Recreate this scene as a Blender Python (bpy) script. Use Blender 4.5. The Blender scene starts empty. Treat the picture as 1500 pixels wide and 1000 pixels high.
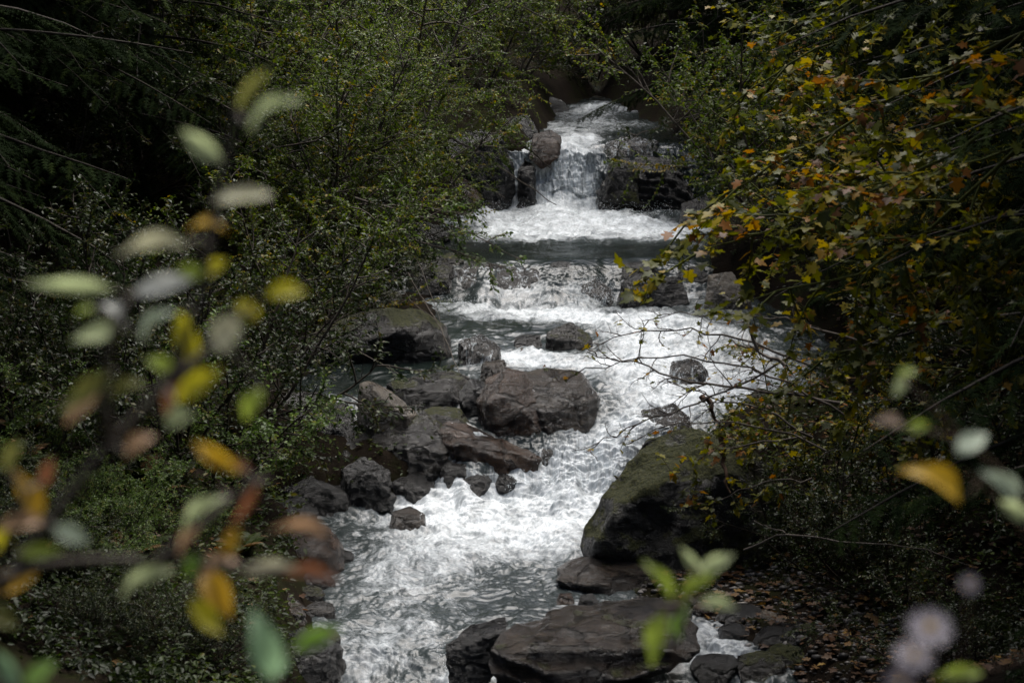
import bpy, bmesh, math, random
import numpy as np
from mathutils import Vector, Matrix
R = math.radians
sc = bpy.context.scene
COL = sc.collection

# ------------------------------------------------------------------ camera, sky, sun, exposure
F = 3008.0                      # focal length in pixels of a 1500 px wide frame
PITCH = R(9.0)
CZ = 4.3
cam = bpy.data.cameras.new('camera')
cam.lens = F / 1500 * 36; cam.sensor_width = 36
cam.clip_start = 0.05; cam.clip_end = 500
cam.dof.use_dof = True; cam.dof.focus_distance = 20.0; cam.dof.aperture_fstop = 4.4
co = bpy.data.objects.new('camera', cam); COL.objects.link(co)
co.location = (0, 0, CZ); co.rotation_euler = (R(90) - PITCH, 0, 0)
sc.camera = co

SUN_EL, SUN_AZ = R(66), R(24)   # the light comes from upstream, high
w = bpy.data.worlds.new('World'); sc.world = w; w.use_nodes = True
nt = w.node_tree; nt.nodes.clear()
sky = nt.nodes.new('ShaderNodeTexSky'); sky.sky_type = 'NISHITA'; sky.sun_disc = False
sky.sun_elevation = SUN_EL; sky.sun_rotation = SUN_AZ; sky.dust_density = 4.0; sky.air_density = 1.0; sky.ozone_density = 1.0
bg = nt.nodes.new('ShaderNodeBackground'); bg.inputs['Strength'].default_value = 0.072
wo = nt.nodes.new('ShaderNodeOutputWorld')
nt.links.new(sky.outputs[0], bg.inputs[0]); nt.links.new(bg.outputs[0], wo.inputs[0])
sl = bpy.data.lights.new('sun', 'SUN'); sl.energy = 2.4; sl.angle = R(55); sl.color = (1.0, 0.98, 0.95)
so = bpy.data.objects.new('sun', sl); COL.objects.link(so)
sd = Vector((math.sin(SUN_AZ) * math.cos(SUN_EL), math.cos(SUN_AZ) * math.cos(SUN_EL), math.sin(SUN_EL)))
so.rotation_euler = (-sd).to_track_quat('-Z', 'Y').to_euler(); so.location = (0, 20, 40)
sc.view_settings.view_transform = 'Standard'; sc.view_settings.look = 'None'
sc.view_settings.exposure = 1.2; sc.view_settings.gamma = 1.0
sc.cycles.max_bounces = 6; sc.cycles.diffuse_bounces = 3; sc.cycles.glossy_bounces = 2
sc.cycles.transmission_bounces = 3; sc.cycles.caustics_reflective = False; sc.cycles.caustics_refractive = False

# ------------------------------------------------------------------ numbers
CP, SP = math.cos(PITCH), math.sin(PITCH)
def P(u, v, Y):
    """point at depth Y (world y) seen at photo pixel u, v"""
    a = (u - 750) / F; b = (500 - v) / F
    dy = CP + b * SP; dz = -SP + b * CP
    return np.array((a * Y / dy, Y, CZ + dz * Y / dy))
def vOf(Y, z):
    return 500 + F * math.tan(math.atan2(CZ - z, Y) - PITCH)
def XofU(u, Y, z):
    return (u - 750) / F * (Y * CP + (CZ - z) * SP)

def _h(ix, iy, iz, seed):
    n = (ix.astype(np.int64) * 374761393 + iy.astype(np.int64) * 668265263 + iz.astype(np.int64) * 2147483647 + seed * 1274126177) & 0xFFFFFFFF
    n = ((n ^ (n >> 13)) * 1274126177) & 0xFFFFFFFF
    n = ((n ^ (n >> 16)) * 2246822519) & 0xFFFFFFFF
    n = n ^ (n >> 15)
    return (n & 0xFFFF) / 32767.5 - 1.0
def vnoise(p, seed=0):
    p = np.asarray(p, float); i = np.floor(p); f = p - i; i = i.astype(np.int64)
    f = f * f * f * (f * (f * 6 - 15) + 10)
    r = 0
    for dx in (0, 1):
        wx = f[:, 0] if dx else 1 - f[:, 0]
        for dy in (0, 1):
            wy = f[:, 1] if dy else 1 - f[:, 1]
            for dz in (0, 1):
                wz = f[:, 2] if dz else 1 - f[:, 2]
                r = r + wx * wy * wz * _h(i[:, 0] + dx, i[:, 1] + dy, i[:, 2] + dz, seed)
    return r
def fbm(p, octv=4, seed=0, gain=0.5, lac=2.03):
    p = np.asarray(p, float); a = 1.0; s = 0; t = 0
    for k in range(octv):
        s = s + a * vnoise(p + 17.3 * k, seed + k); t += a; a *= gain; p = p * lac
    return s / t
def sstep(a, b, x):
    t = np.clip((x - a) / (b - a), 0, 1); return t * t * (3 - 2 * t)

# ------------------------------------------------------------------ mesh helpers
def mesh_np(name, verts, faces, tint=None, smooth=True, extra=None):
    verts = np.ascontiguousarray(verts, np.float32); faces = np.ascontiguousarray(faces, np.int32)
    me = bpy.data.meshes.new(name); n, k = faces.shape
    me.vertices.add(len(verts)); me.vertices.foreach_set('co', verts.ravel())
    me.loops.add(n * k); me.loops.foreach_set('vertex_index', faces.ravel())
    me.polygons.add(n); me.polygons.foreach_set('loop_start', np.arange(0, n * k, k, dtype=np.int32))
    if smooth: me.polygons.foreach_set('use_smooth', np.ones(n, bool))
    me.update(calc_edges=True)
    if tint is not None:
        at = me.attributes.new('tint', 'FLOAT', 'POINT'); at.data.foreach_set('value', np.ascontiguousarray(tint, np.float32))
    for nm, arr in (extra or {}).items():
        at = me.attributes.new(nm, 'FLOAT', 'POINT'); at.data.foreach_set('value', np.ascontiguousarray(arr, np.float32))
    return me
def ob(name, me, mat=None, parent=None, loc=None):
    if mat is not None and len(me.materials) == 0: me.materials.append(mat)
    o = bpy.data.objects.new(name, me); COL.objects.link(o)
    if parent is not None: o.parent = parent
    if loc is not None: o.location = loc
    return o
def tag(o, label=None, cat=None, group=None, kind=None):
    if label: o['label'] = label
    if cat: o['category'] = cat
    if group: o['group'] = group
    if kind: o['kind'] = kind
    return o
def empty(name, loc, rz=0, s=1.0):
    o = bpy.data.objects.new(name, None); COL.objects.link(o); o.empty_display_size = 0.1
    o.location = loc; o.rotation_euler = (0, 0, rz); o.scale = (s, s, s); return o
def unit(a):
    return a / np.maximum(np.linalg.norm(a, axis=-1, keepdims=True), 1e-9)

def tubes_mesh(name, tubes):
    V = []; Q = []; T = []; n0 = 0
    for pts, ra, rb, k in tubes:
        pts = np.asarray(pts, float); m = len(pts)
        tan = unit(np.gradient(pts, axis=0))
        ref = np.array((0, 0, 1.0)) if abs(tan[0, 2]) < .8 else np.array((1.0, 0, 0))
        a = unit(np.cross(tan, ref)); b = np.cross(tan, a)
        rad = np.linspace(ra, rb, m) if np.ndim(ra) == 0 else np.asarray(ra)
        ang = np.arange(k) * 2 * math.pi / k
        ring = pts[:, None] + rad[:, None, None] * (np.cos(ang)[None, :, None] * a[:, None] + np.sin(ang)[None, :, None] * b[:, None])
        V.append(ring.reshape(-1, 3))
        i = np.arange(m - 1)[:, None] * k; j = np.arange(k)[None]; j2 = (j + 1) % k
        q = np.stack([i + j, i + j2, i + k + j2, i + k + j], -1).reshape(-1, 4) + n0
        Q.append(q); n0 += m * k
        T.append(np.full(m * k, random.random()))
    return mesh_np(name, np.concatenate(V), np.concatenate(Q), np.concatenate(T))

def leaf_tpl(kind):
    if kind == 'ovate':
        v = [(0, 0, 0), (.45, -.5, .10), (1, 0, -.06), (.45, .5, .10), (.45, 0, 0)]
        f = [(0, 1, 4), (1, 2, 4), (4, 2, 3), (0, 4, 3)]
    elif kind == 'leaf6':
        v = [(0, 0, 0), (.28, -.42, .07), (.68, -.36, .05), (1, 0, -.12), (.68, .36, .05), (.28, .42, .07), (.5, 0, 0)]
        f = [(6, 0, 1), (6, 1, 2), (6, 2, 3), (6, 3, 4), (6, 4, 5), (6, 5, 0)]
    elif kind == 'maple':
        pts = [(0, 0), (-.08, .22), (-.02, .52), (.25, .30), (.42, .62), (.60, .55), (.62, .26), (.80, .24), (1.05, 0)]
        full = pts + [(x, -y) for x, y in pts[-2:0:-1]]
        v = [(x, y, .10 * abs(y) - .12 * x * x) for x, y in full] + [(.35, 0, 0)]
        n = len(full); f = [(n, i, (i + 1) % n) for i in range(n)]
    elif kind == 'needles':
        v = []; f = []
        for i in range(13):
            t = i / 13
            for s in (-1, 1):
                b = len(v); L = .30 * (1 - .55 * t)
                v += [(t, 0, 0), (t + .06, 0, 0), (t + .16, s * L, -.02 + .05 * ((i * 7) % 3 - 1))]
                f.append((b, b + 1, b + 2))
    elif kind == 'pinna':
        v = []; f = []
        for i in range(8):
            t = i / 8
            for s in (-1, 1):
                b = len(v); L = .26 * (1 - t) + .05
                v += [(t, 0, 0), (t + .12, 0, 0), (t + .10, s * L, -.03), (t + .02, s * L * .7, -.02)]
                f += [(b, b + 1, b + 2), (b, b + 2, b + 3)]
    return np.array(v, float), np.array(f, int)

def leaves_mesh(name, pos, dr, nr, L, W, kind, tint):
    tv, tf = leaf_tpl(kind)
    pos = np.asarray(pos); dr = unit(np.asarray(dr)); nr = np.asarray(nr)
    side = unit(np.cross(nr, dr)); nr = np.cross(dr, side)
    n = len(pos); L = np.broadcast_to(L, n)[:, None, None]; W = np.broadcast_to(W, n)[:, None, None]
    v = pos[:, None] + L * tv[None, :, 0:1] * dr[:, None] + W * tv[None, :, 1:2] * side[:, None] + L * tv[None, :, 2:3] * nr[:, None]
    f = tf[None] + (np.arange(n) * len(tv))[:, None, None]
    return mesh_np(name, v.reshape(-1, 3), f.reshape(-1, 3), np.repeat(tint, len(tv)), smooth=False)

# ------------------------------------------------------------------ materials
def newmat(name):
    m = bpy.data.materials.new(name); m.use_nodes = True
    t = m.node_tree; t.nodes.clear()
    o = t.nodes.new('ShaderNodeOutputMaterial')
    return m, t, o
def N(t, typ, **kw):
    n = t.nodes.new(typ)
    for k, v in kw.items():
        if k in n.inputs: n.inputs[k].default_value = v
        else: setattr(n, k, v)
    return n
def ramp(t, stops, src=None):
    r = t.nodes.new('ShaderNodeValToRGB'); e = r.color_ramp.elements
    while len(e) < len(stops): e.new(0.5)
    for el, (p, c) in zip(e, stops):
        el.position = p; el.color = (*c, 1) if len(c) == 3 else c
    if src is not None: t.links.new(src, r.inputs[0])
    return r
def math_(t, op, a, b=None, c=None, clamp=False):
    n = t.nodes.new('ShaderNodeMath'); n.operation = op; n.use_clamp = clamp
    for i, x in enumerate((a, b, c)):
        if x is None: continue
        if isinstance(x, (int, float)): n.inputs[i].default_value = x
        else: t.links.new(x, n.inputs[i])
    return n.outputs[0]
def mixc(t, fac, a, b):
    n = t.nodes.new('ShaderNodeMix'); n.data_type = 'RGBA'
    for s, x in ((n.inputs[0], fac), (n.inputs[6], a), (n.inputs[7], b)):
        if isinstance(x, (int, float)): s.default_value = x
        elif isinstance(x, tuple): s.default_value = (*x, 1)
        else: t.links.new(x, s)
    return n.outputs[2]

def leaf_mat(name, stops, rough=.45, trans=.35, spec=.15):
    m, t, o = newmat(name)
    a = N(t, 'ShaderNodeAttribute', attribute_name='tint')
    r = ramp(t, stops, a.outputs['Fac'])
    p = N(t, 'ShaderNodeBsdfPrincipled', Roughness=rough); p.inputs['Specular IOR Level'].default_value = spec
    tr = N(t, 'ShaderNodeBsdfTranslucent')
    hs = N(t, 'ShaderNodeHueSaturation', Saturation=1.15, Value=1.25)
    t.links.new(r.outputs[0], p.inputs['Base Color']); t.links.new(r.outputs[0], hs.inputs['Color'])
    t.links.new(hs.outputs[0], tr.inputs['Color'])
    mx = N(t, 'ShaderNodeMixShader'); mx.inputs[0].default_value = trans
    t.links.new(p.outputs[0], mx.inputs[1]); t.links.new(tr.outputs[0], mx.inputs[2]); t.links.new(mx.outputs[0], o.inputs[0])
    return m
ML = {}
ML['willow'] = leaf_mat('willow_leaf', [(0, (0.0297, 0.0459, 0.0121)), (.45, (0.0675, 0.1148, 0.0189)), (.8, (0.1553, 0.2228, 0.0459)), (1, (0.2295, 0.2565, 0.0540))], .38, .35, .28)
ML['hazel'] = leaf_mat('hazel_leaf', [(0, (0.0234, 0.0338, 0.0078)), (.5, (0.0598, 0.0936, 0.0143)), (.82, (0.1300, 0.1625, 0.0234)), (1, (0.2210, 0.1560, 0.0234))], .42, .4)
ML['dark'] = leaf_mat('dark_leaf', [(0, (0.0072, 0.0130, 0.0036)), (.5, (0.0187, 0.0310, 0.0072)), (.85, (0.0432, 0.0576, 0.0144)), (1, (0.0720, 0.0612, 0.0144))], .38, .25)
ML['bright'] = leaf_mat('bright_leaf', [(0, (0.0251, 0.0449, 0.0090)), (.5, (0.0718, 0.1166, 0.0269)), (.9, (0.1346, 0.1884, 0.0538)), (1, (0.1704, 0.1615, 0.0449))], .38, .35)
ML['maple'] = leaf_mat('maple_leaf', [(0, (0.0357, 0.0433, 0.0128)), (.3, (0.0638, 0.0739, 0.0102)), (.55, (0.1593, 0.1555, 0.0128)), (.74, (0.2933, 0.2167, 0.0153)), (.87, (0.2933, 0.1212, 0.0255)), (1, (0.1530, 0.0829, 0.0447))], .38, .42)
ML['spruce'] = leaf_mat('spruce_needle', [(0, (.005, .009, .003)), (.6, (.010, .018, .005)), (1, (.026, .038, .008))], .8, .05, .02)
ML['fern'] = leaf_mat('fern_leaf', [(0, (0.0210, 0.0350, 0.0084)), (.5, (0.0420, 0.0595, 0.0140)), (.7, (0.0980, 0.0595, 0.0210)), (1, (0.1400, 0.0840, 0.0350))], .5, .35)
ML['herb'] = leaf_mat('herb_leaf', [(0, (0.0084, 0.0134, 0.0034)), (.5, (0.0269, 0.0420, 0.0076)), (.8, (0.0588, 0.0840, 0.0151)), (.93, (0.1344, 0.1008, 0.0210)), (1, (0.1344, 0.0588, 0.0210))], .42, .35)
ML['litter'] = leaf_mat('fallen_leaf', [(0, (.035, .018, .010)), (.5, (.09, .045, .02)), (.8, (.16, .09, .03)), (1, (.30, .18, .04))], .5, .15)

def bark_mat(name, c1, c2, moss=0.0):
    m, t, o = newmat(name)
    tc = N(t, 'ShaderNodeTexCoord'); no = N(t, 'ShaderNodeTexNoise', Scale=14.0, Detail=6.0)
    t.links.new(tc.outputs['Object'], no.inputs['Vector'])
    r = ramp(t, [(.3, c1), (.7, c2)], no.outputs['Fac']); col = r.outputs[0]
    if moss:
        n2 = N(t, 'ShaderNodeTexNoise', Scale=5.0, Detail=4.0); t.links.new(tc.outputs['Object'], n2.inputs['Vector'])
        mm = ramp(t, [(.5 - moss * .3, (0, 0, 0)), (.62 - moss * .3, (1, 1, 1))], n2.outputs['Fac'])
        col = mixc(t, mm.outputs[0], col, (.075, .085, .018))
    p = N(t, 'ShaderNodeBsdfPrincipled', Roughness=.8); p.inputs['Specular IOR Level'].default_value = .2; t.links.new(col, p.inputs['Base Color'])
    b = N(t, 'ShaderNodeBump', Strength=.6, Distance=.02); t.links.new(no.outputs['Fac'], b.inputs['Height']); t.links.new(b.outputs[0], p.inputs['Normal'])
    t.links.new(p.outputs[0], o.inputs[0]); return m
MB = {'grey': bark_mat('grey_bark', (.045, .036, .028), (.13, .11, .09)),
      'dark': bark_mat('dark_bark', (.015, .012, .009), (.05, .04, .03)),
      'moss': bark_mat('mossy_bark', (.04, .033, .022), (.09, .075, .05), .7),
      'pale': bark_mat('pale_bark', (.11, .09, .07), (.27, .23, .19)),
      'brown': bark_mat('brown_stem', (.05, .030, .02), (.12, .075, .05))}

def rock_mat(name, c1, c2, c3, moss=0.0, rough=(.25, .6), strata=0.0, wash=0.0, tilt=(.2, .1, 1), scale=1.0):
    """layered stone; moss on what faces up; wash = a torn film of white water running over it"""
    m, t, o = newmat(name)
    tc = N(t, 'ShaderNodeTexCoord'); ge = N(t, 'ShaderNodeNewGeometry')
    n1 = N(t, 'ShaderNodeTexNoise', Scale=2.6 * scale, Detail=9.0, Roughness=.62); t.links.new(tc.outputs['Object'], n1.inputs['Vector'])
    n2 = N(t, 'ShaderNodeTexNoise', Scale=26.0 * scale, Detail=10.0, Roughness=.75); t.links.new(tc.outputs['Object'], n2.inputs['Vector'])
    mp = N(t, 'ShaderNodeMapping'); mp.inputs['Scale'].default_value = (1.2, 1.2, 12); mp.inputs['Rotation'].default_value = (.5, -.2, 0)
    t.links.new(tc.outputs['Object'], mp.inputs['Vector'])
    n3 = N(t, 'ShaderNodeTexNoise', Scale=1.6 * scale, Detail=7.0, Roughness=.6, Distortion=.4); t.links.new(mp.outputs[0], n3.inputs['Vector'])
    f = math_(t, 'ADD', math_(t, 'MULTIPLY', n1.outputs['Fac'], 1 - strata), math_(t, 'MULTIPLY', n3.outputs['Fac'], strata))
    r = ramp(t, [(.34, c1), (.52, c2), (.68, c3)], f)
    sp = ramp(t, [(.35, (.55, .55, .55)), (.6, (1.15, 1.15, 1.15))], n2.outputs['Fac'])
    mu = t.nodes.new('ShaderNodeMix'); mu.data_type = 'RGBA'; mu.blend_type = 'MULTIPLY'; mu.inputs[0].default_value = .8
    t.links.new(r.outputs[0], mu.inputs[6]); t.links.new(sp.outputs[0], mu.inputs[7]); col = mu.outputs[2]
    rg = N(t, 'ShaderNodeMapRange'); rg.inputs[1].default_value = .35; rg.inputs[2].default_value = .65
    rg.inputs[3].default_value = rough[0]; rg.inputs[4].default_value = rough[1]; t.links.new(n1.outputs['Fac'], rg.inputs[0])
    rgh = math_(t, 'MULTIPLY', rg.outputs[0], .62)
    vo = N(t, 'ShaderNodeTexVoronoi', Scale=2.4 * scale, feature='DISTANCE_TO_EDGE')
    wv_ = N(t, 'ShaderNodeVectorMath'); wv_.operation = 'MULTIPLY_ADD'; t.links.new(n1.outputs['Color'], wv_.inputs[0]); wv_.inputs[1].default_value = (.5, .5, .5); t.links.new(tc.outputs['Object'], wv_.inputs[2])
    t.links.new(wv_.outputs[0], vo.inputs['Vector'])
    crack = math_(t, 'MULTIPLY', vo.outputs['Distance'], 14.0, clamp=True)
    col = mixc(t, crack, mixc(t, .65, col, (.006, .005, .005)), col)
    sx = N(t, 'ShaderNodeSeparateXYZ'); t.links.new(ge.outputs['Normal'], sx.inputs[0])
    h = math_(t, 'ADD', math_(t, 'MULTIPLY', n2.outputs['Fac'], .55), math_(t, 'MULTIPLY', n3.outputs['Fac'], .30 + .35 * strata))
    n6 = N(t, 'ShaderNodeTexNoise', Scale=7.0 * scale, Detail=12.0, Roughness=.8, Distortion=.3); t.links.new(tc.outputs['Object'], n6.inputs['Vector'])
    h = math_(t, 'ADD', h, math_(t, 'ADD', math_(t, 'MULTIPLY', crack, .35), math_(t, 'MULTIPLY', n6.outputs['Fac'], .55)))
    if moss > 0:
        q = math_(t, 'ADD', math_(t, 'MULTIPLY', sx.outputs['Z'], .55), math_(t, 'MULTIPLY', n1.outputs['Fac'], 1.9))
        mk = math_(t, 'MULTIPLY', math_(t, 'SUBTRACT', q, 1.60 - moss * .74), 7.0, clamp=True)
        n4 = N(t, 'ShaderNodeTexNoise', Scale=38.0, Detail=8.0, Roughness=.7); t.links.new(tc.outputs['Object'], n4.inputs['Vector'])
        mc = ramp(t, [(.3, (.016, .019, .004)), (.55, (.050, .054, .009)), (.75, (.12, .105, .016))], n4.outputs['Fac'])
        col = mixc(t, mk, col, mc.outputs[0]); rgh = math_(t, 'MAXIMUM', rgh, math_(t, 'MULTIPLY', mk, .95))
        h = math_(t, 'ADD', h, math_(t, 'MULTIPLY', mk, math_(t, 'MULTIPLY', n4.outputs['Fac'], 1.2)))
    if wash > 0:
        mw = N(t, 'ShaderNodeMapping'); mw.inputs['Scale'].default_value = (7, 5, 1.6); t.links.new(tc.outputs['Object'], mw.inputs['Vector'])
        n5 = N(t, 'ShaderNodeTexNoise', Scale=2.2, Detail=10.0, Roughness=.72, Distortion=.8); t.links.new(mw.outputs[0], n5.inputs['Vector'])
        wk = math_(t, 'MULTIPLY', math_(t, 'SUBTRACT', n5.outputs['Fac'], .66 - wash * .25), 9.0, clamp=True)
        col = mixc(t, wk, col, (.72, .77, .80))
    p = N(t, 'ShaderNodeBsdfPrincipled'); p.inputs['Coat Weight'].default_value = 0.0 if moss > .5 else .34; p.inputs['Coat Roughness'].default_value = .2; t.links.new(col, p.inputs['Base Color']); t.links.new(rgh, p.inputs['Roughness'])
    b = N(t, 'ShaderNodeBump', Strength=1.0, Distance=.055); t.links.new(h, b.inputs['Height']); t.links.new(b.outputs[0], p.inputs['Normal']); t.links.new(b.outputs[0], p.inputs['Coat Normal'])
    t.links.new(p.outputs[0], o.inputs[0]); return m
MR = {'dark': rock_mat('wet_dark_rock', (0.0023, 0.0020, 0.0017), (0.0065, 0.0053, 0.0041), (0.0173, 0.0143, 0.0108), 0, (.18, .5), .35),
      'band': rock_mat('banded_rock', (0.0057, 0.0044, 0.0032), (0.0142, 0.0109, 0.0077), (0.0410, 0.0328, 0.0236), 0, (.2, .5), .75),
      'grey': rock_mat('grey_rock', (0.0617, 0.0500, 0.0354), (0.1362, 0.1088, 0.0775), (0.2596, 0.2063, 0.1435), .0, (.35, .6), .3),
      'brown': rock_mat('brown_rock', (0.0195, 0.0095, 0.0042), (0.0524, 0.0250, 0.0108), (0.1047, 0.0552, 0.0249), 0, (.22, .5), .35),
      'slab': rock_mat('layered_slab_rock', (0.0130, 0.0079, 0.0045), (0.0316, 0.0204, 0.0121), (0.0706, 0.0493, 0.0316), .12, (.25, .55), .85),
      'moss': rock_mat('mossy_rock', (0.0040, 0.0032, 0.0024), (0.0101, 0.0083, 0.0053), (0.0219, 0.0174, 0.0111), .62, (.4, .75), .3),
      'semi': rock_mat('partly_mossy_rock', (0.0056, 0.0041, 0.0026), (0.0158, 0.0117, 0.0073), (0.0419, 0.0315, 0.0206), .36, (.3, .6), .4),
      'wash': rock_mat('washed_rock', (0.0092, 0.0069, 0.0048), (0.0259, 0.0201, 0.0139), (0.0517, 0.0401, 0.0288), 0, (.12, .35), .5, .55),
      'film': rock_mat('filmed_rock', (0.0178, 0.0122, 0.0081), (0.0445, 0.0316, 0.0205), (0.0801, 0.0592, 0.0390), 0, (.12, .35), .6, .15)}

# ------------------------------------------------------------------ stream profile and banks
PY = np.array([-60, 8.0, 12.3, 13.0, 13.7, 17.0, 17.5, 18.0, 18.6, 19.8, 20.8, 21.6, 23.15, 23.3, 23.95, 24.25, 26.8, 30.5, 30.7, 31.1, 31.6, 35, 39, 40, 42, 46, 60])
PZ = np.array([-.5, -.4, -.3, -.24, 0.0, .10, .24, .62, .80, .90, .98, 1.08, 1.10, 1.13, 1.40, 1.46, 1.48, 1.50, 1.62, 2.25, 2.36, 2.42, 2.52, 2.60, 2.66, 2.74, 6.0])
def zw(Y): return np.interp(Y, PY, PZ)
_ys = np.linspace(11, 46, 3000); _vs = np.array([vOf(y, z) for y, z in zip(_ys, zw(_ys))])
_vs = np.minimum.accumulate(_vs)
def Yw(v): return float(np.interp(-v, -_vs, _ys))          # depth at which the water is seen at row v
def vw(Y): return np.interp(Y, _ys, _vs)
LV = np.array([142, 151, 155, 200, 300, 312, 350, 398, 410, 450, 500, 515, 560, 600, 625, 660, 695, 725, 748, 800, 900, 1000, 1100])
LU = np.array([872, 835, 825, 790, 690, 690, 575, 650, 660, 640, 640, 520, 430, 430, 560, 650, 660, 560, 430, 470, 455, 470, 470])
RV = np.array([142, 151, 155, 165, 230, 300, 350, 400, 440, 480, 540, 600, 640, 700, 800, 850, 900, 950, 1000, 1100])
RU = np.array([880, 902, 910, 930, 1060, 1060, 1040, 1050, 1110, 1200, 1240, 1220, 1120, 1000, 930, 900, 1000, 1100, 1160, 1180])
def edges(Y):
    Yc = np.clip(Y, 11.5, 45.5); v = vw(Yc); z = zw(Yc); k = (Yc * CP + (CZ - z) * SP) / F
    return (np.interp(v, LV, LU) - 750) * k, (np.interp(v, RV, RU) - 750) * k
def ground_z(X, Y):
    X = np.asarray(X, float); Y = np.asarray(Y, float)
    # banks change smoothly along the stream
    zl = np.interp(Y, [-60, 8, 13, 17, 19, 23, 25, 30, 33, 46, 60, 120], [-.5, -.4, -.1, .2, .8, 1.15, 1.45, 1.6, 2.3, 2.9, 7.0, 34])
    xl, xr = edges(Y)
    dl = xl - X; dr = X - xr; d = np.maximum(dl, dr)
    p = np.stack([X, Y, np.zeros_like(X)], -1).reshape(-1, 3)
    n = fbm(p * .55, 4, 3).reshape(X.shape); n2 = fbm(p * 2.6, 3, 9).reshape(X.shape)
    out = np.maximum(d, 0)
    riseL = .28 * sstep(0, .35, out) + .42 * out + .38 * np.maximum(out - 3.5, 0)
    lowL = sstep(15.9, 16.7, Y) * (1 - sstep(24.3, 25.2, Y))
    riseL = riseL - lowL * (.22 * sstep(0, .35, out) + .40 * np.minimum(out, 1.3))
    flat = sstep(11.5, 13, Y) * (1 - sstep(15.8, 17.5, Y))
    riseR = (.10 + .18 * (1 - flat)) * sstep(0, .35, out) + (.13 + .25 * (1 - flat)) * np.minimum(out, 1.4) + .50 * np.maximum(out - 1.4, 0) + .3 * np.maximum(out - 4, 0)
    rise = np.where(dl > dr, riseL, riseR); rise = 26 * (1 - np.exp(-rise / 26))
    base = np.where(d > 0, zl * sstep(0, .6, d) + zw(Y) * (1 - sstep(0, .6, d)), zw(Y))
    z = base + rise - .45 * sstep(0, .45, -d) + (n * .28 + n2 * .08) * sstep(-.2, .8, d)
    near = np.where(Y > -4, np.minimum(3.1, CZ - .37 * np.maximum(Y, 0) - .85), 3.1 + 1.3 * (-4 - Y)) + n * .15  # behind the camera: an unseen hill, added to block sky light on front faces
    near = np.where(Y > 10.8, -9, near)
    return np.maximum(z, near)

# ------------------------------------------------------------------ ground
def axis(segs):
    out = []
    for a, b, s in segs: out.append(np.arange(a, b, s))
    return np.concatenate(out)
gx = axis([(-80, -20, 3), (-20, -8, .6), (-8, 8, .11), (8, 20, .6), (20, 81, 3)])
gy = axis([(-45, 0, 1.5), (0, 10, .5), (10, 34, .11), (34, 50, .4), (50, 121, 2)])
GX, GY = np.meshgrid(gx, gy)
GZ = ground_z(GX, GY)
nx = len(gx); i = np.arange((len(gy) - 1) * nx).reshape(len(gy) - 1, nx)[:, :-1].ravel()
me = mesh_np('ground', np.stack([GX, GY, GZ], -1).reshape(-1, 3), np.stack([i, i + 1, i + nx + 1, i + nx], -1))
m, t, o = newmat('forest_soil')
tc = N(t, 'ShaderNodeTexCoord'); n1 = N(t, 'ShaderNodeTexNoise', Scale=1.3, Detail=8.0, Roughness=.65); n2 = N(t, 'ShaderNodeTexNoise', Scale=22.0, Detail=8.0, Roughness=.75)
t.links.new(tc.outputs['Object'], n1.inputs['Vector']); t.links.new(tc.outputs['Object'], n2.inputs['Vector'])
r = ramp(t, [(.35, (.008, .006, .004)), (.5, (.017, .012, .008)), (.62, (.018, .020, .006)), (.75, (.034, .024, .015))], n1.outputs['Fac'])
p = N(t, 'ShaderNodeBsdfPrincipled', Roughness=.95); p.inputs['Specular IOR Level'].default_value = .05; t.links.new(r.outputs[0], p.inputs['Base Color'])
b = N(t, 'ShaderNodeBump', Strength=.8, Distance=.05); t.links.new(n2.outputs['Fac'], b.inputs['Height']); t.links.new(b.outputs[0], p.inputs['Normal'])
t.links.new(p.outputs[0], o.inputs[0])
tag(ob('ground', me, m), kind='structure')

# ------------------------------------------------------------------ water
FOAM = [(850, 330, 190, 21, 1.25), (980, 330, 60, 16, .5), (830, 262, 60, 60, 1.8), (738, 270, 30, 56, 1.6), (870, 163, 75, 10, .85), (870, 186, 65, 9, .5), (830, 210, 40, 8, .45), (930, 225, 60, 22, .25),
        (760, 456, 150, 11, 1.15), (900, 464, 80, 13, 1.0), (1010, 470, 80, 24, .8), (960, 500, 90, 22, .75), (760, 528, 60, 10, .9), (870, 535, 80, 18, .7),
        (1000, 550, 140, 45, .75), (1130, 560, 90, 50, .75), (950, 600, 80, 40, .85), (890, 640, 60, 30, .95), (860, 680, 70, 35, 1.15), (780, 712, 110, 28, 1.1),
        (720, 745, 130, 36, .85), (820, 760, 90, 40, .85), (640, 745, 70, 22, .55), (780, 800, 110, 26, .5), (620, 800, 90, 40, .42), (560, 850, 60, 40, .25),
        (480, 590, 50, 16, .7), (690, 545, 30, 40, .35), (690, 984, 60, 14, 1.1), (1040, 955, 50, 30, .7), (560, 950, 60, 40, .28), (700, 640, 50, 8, .8), (690, 500, 20, 12, .3),
        (720, 420, 60, 20, .42), (800, 422, 60, 20, .40), (870, 425, 40, 22, .6), (960, 425, 60, 18, .4), (720, 480, 90, 12, -.2), (760, 885, 90, 22, -.12), (820, 375, 200, 18, -.2), (500, 745, 40, 20, .2), (840, 430, 160, 16, .12)]
vrow = np.concatenate([np.linspace(1090, 960, 60), np.linspace(959.5, 440, 620), np.linspace(439, 396, 80), np.linspace(395, 306, 100), np.linspace(305.5, 215, 130), np.linspace(214, 141, 60)])
yrow = np.array([Yw(v) for v in vrow]); yrow = np.concatenate([[7.5, 9, 10, 10.6], yrow, [46]]) if yrow[0] > 10.7 else yrow
yrow = np.unique(yrow)
ncol = 440
s = np.linspace(0, 1, ncol)
xl, xr = edges(yrow)
WX = (xl - .9)[:, None] * (1 - s) + (xr + .9)[:, None] * s
WY = np.repeat(yrow[:, None], ncol, 1)
pp = np.stack([WX, WY, 0 * WX], -1).reshape(-1, 3)
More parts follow.
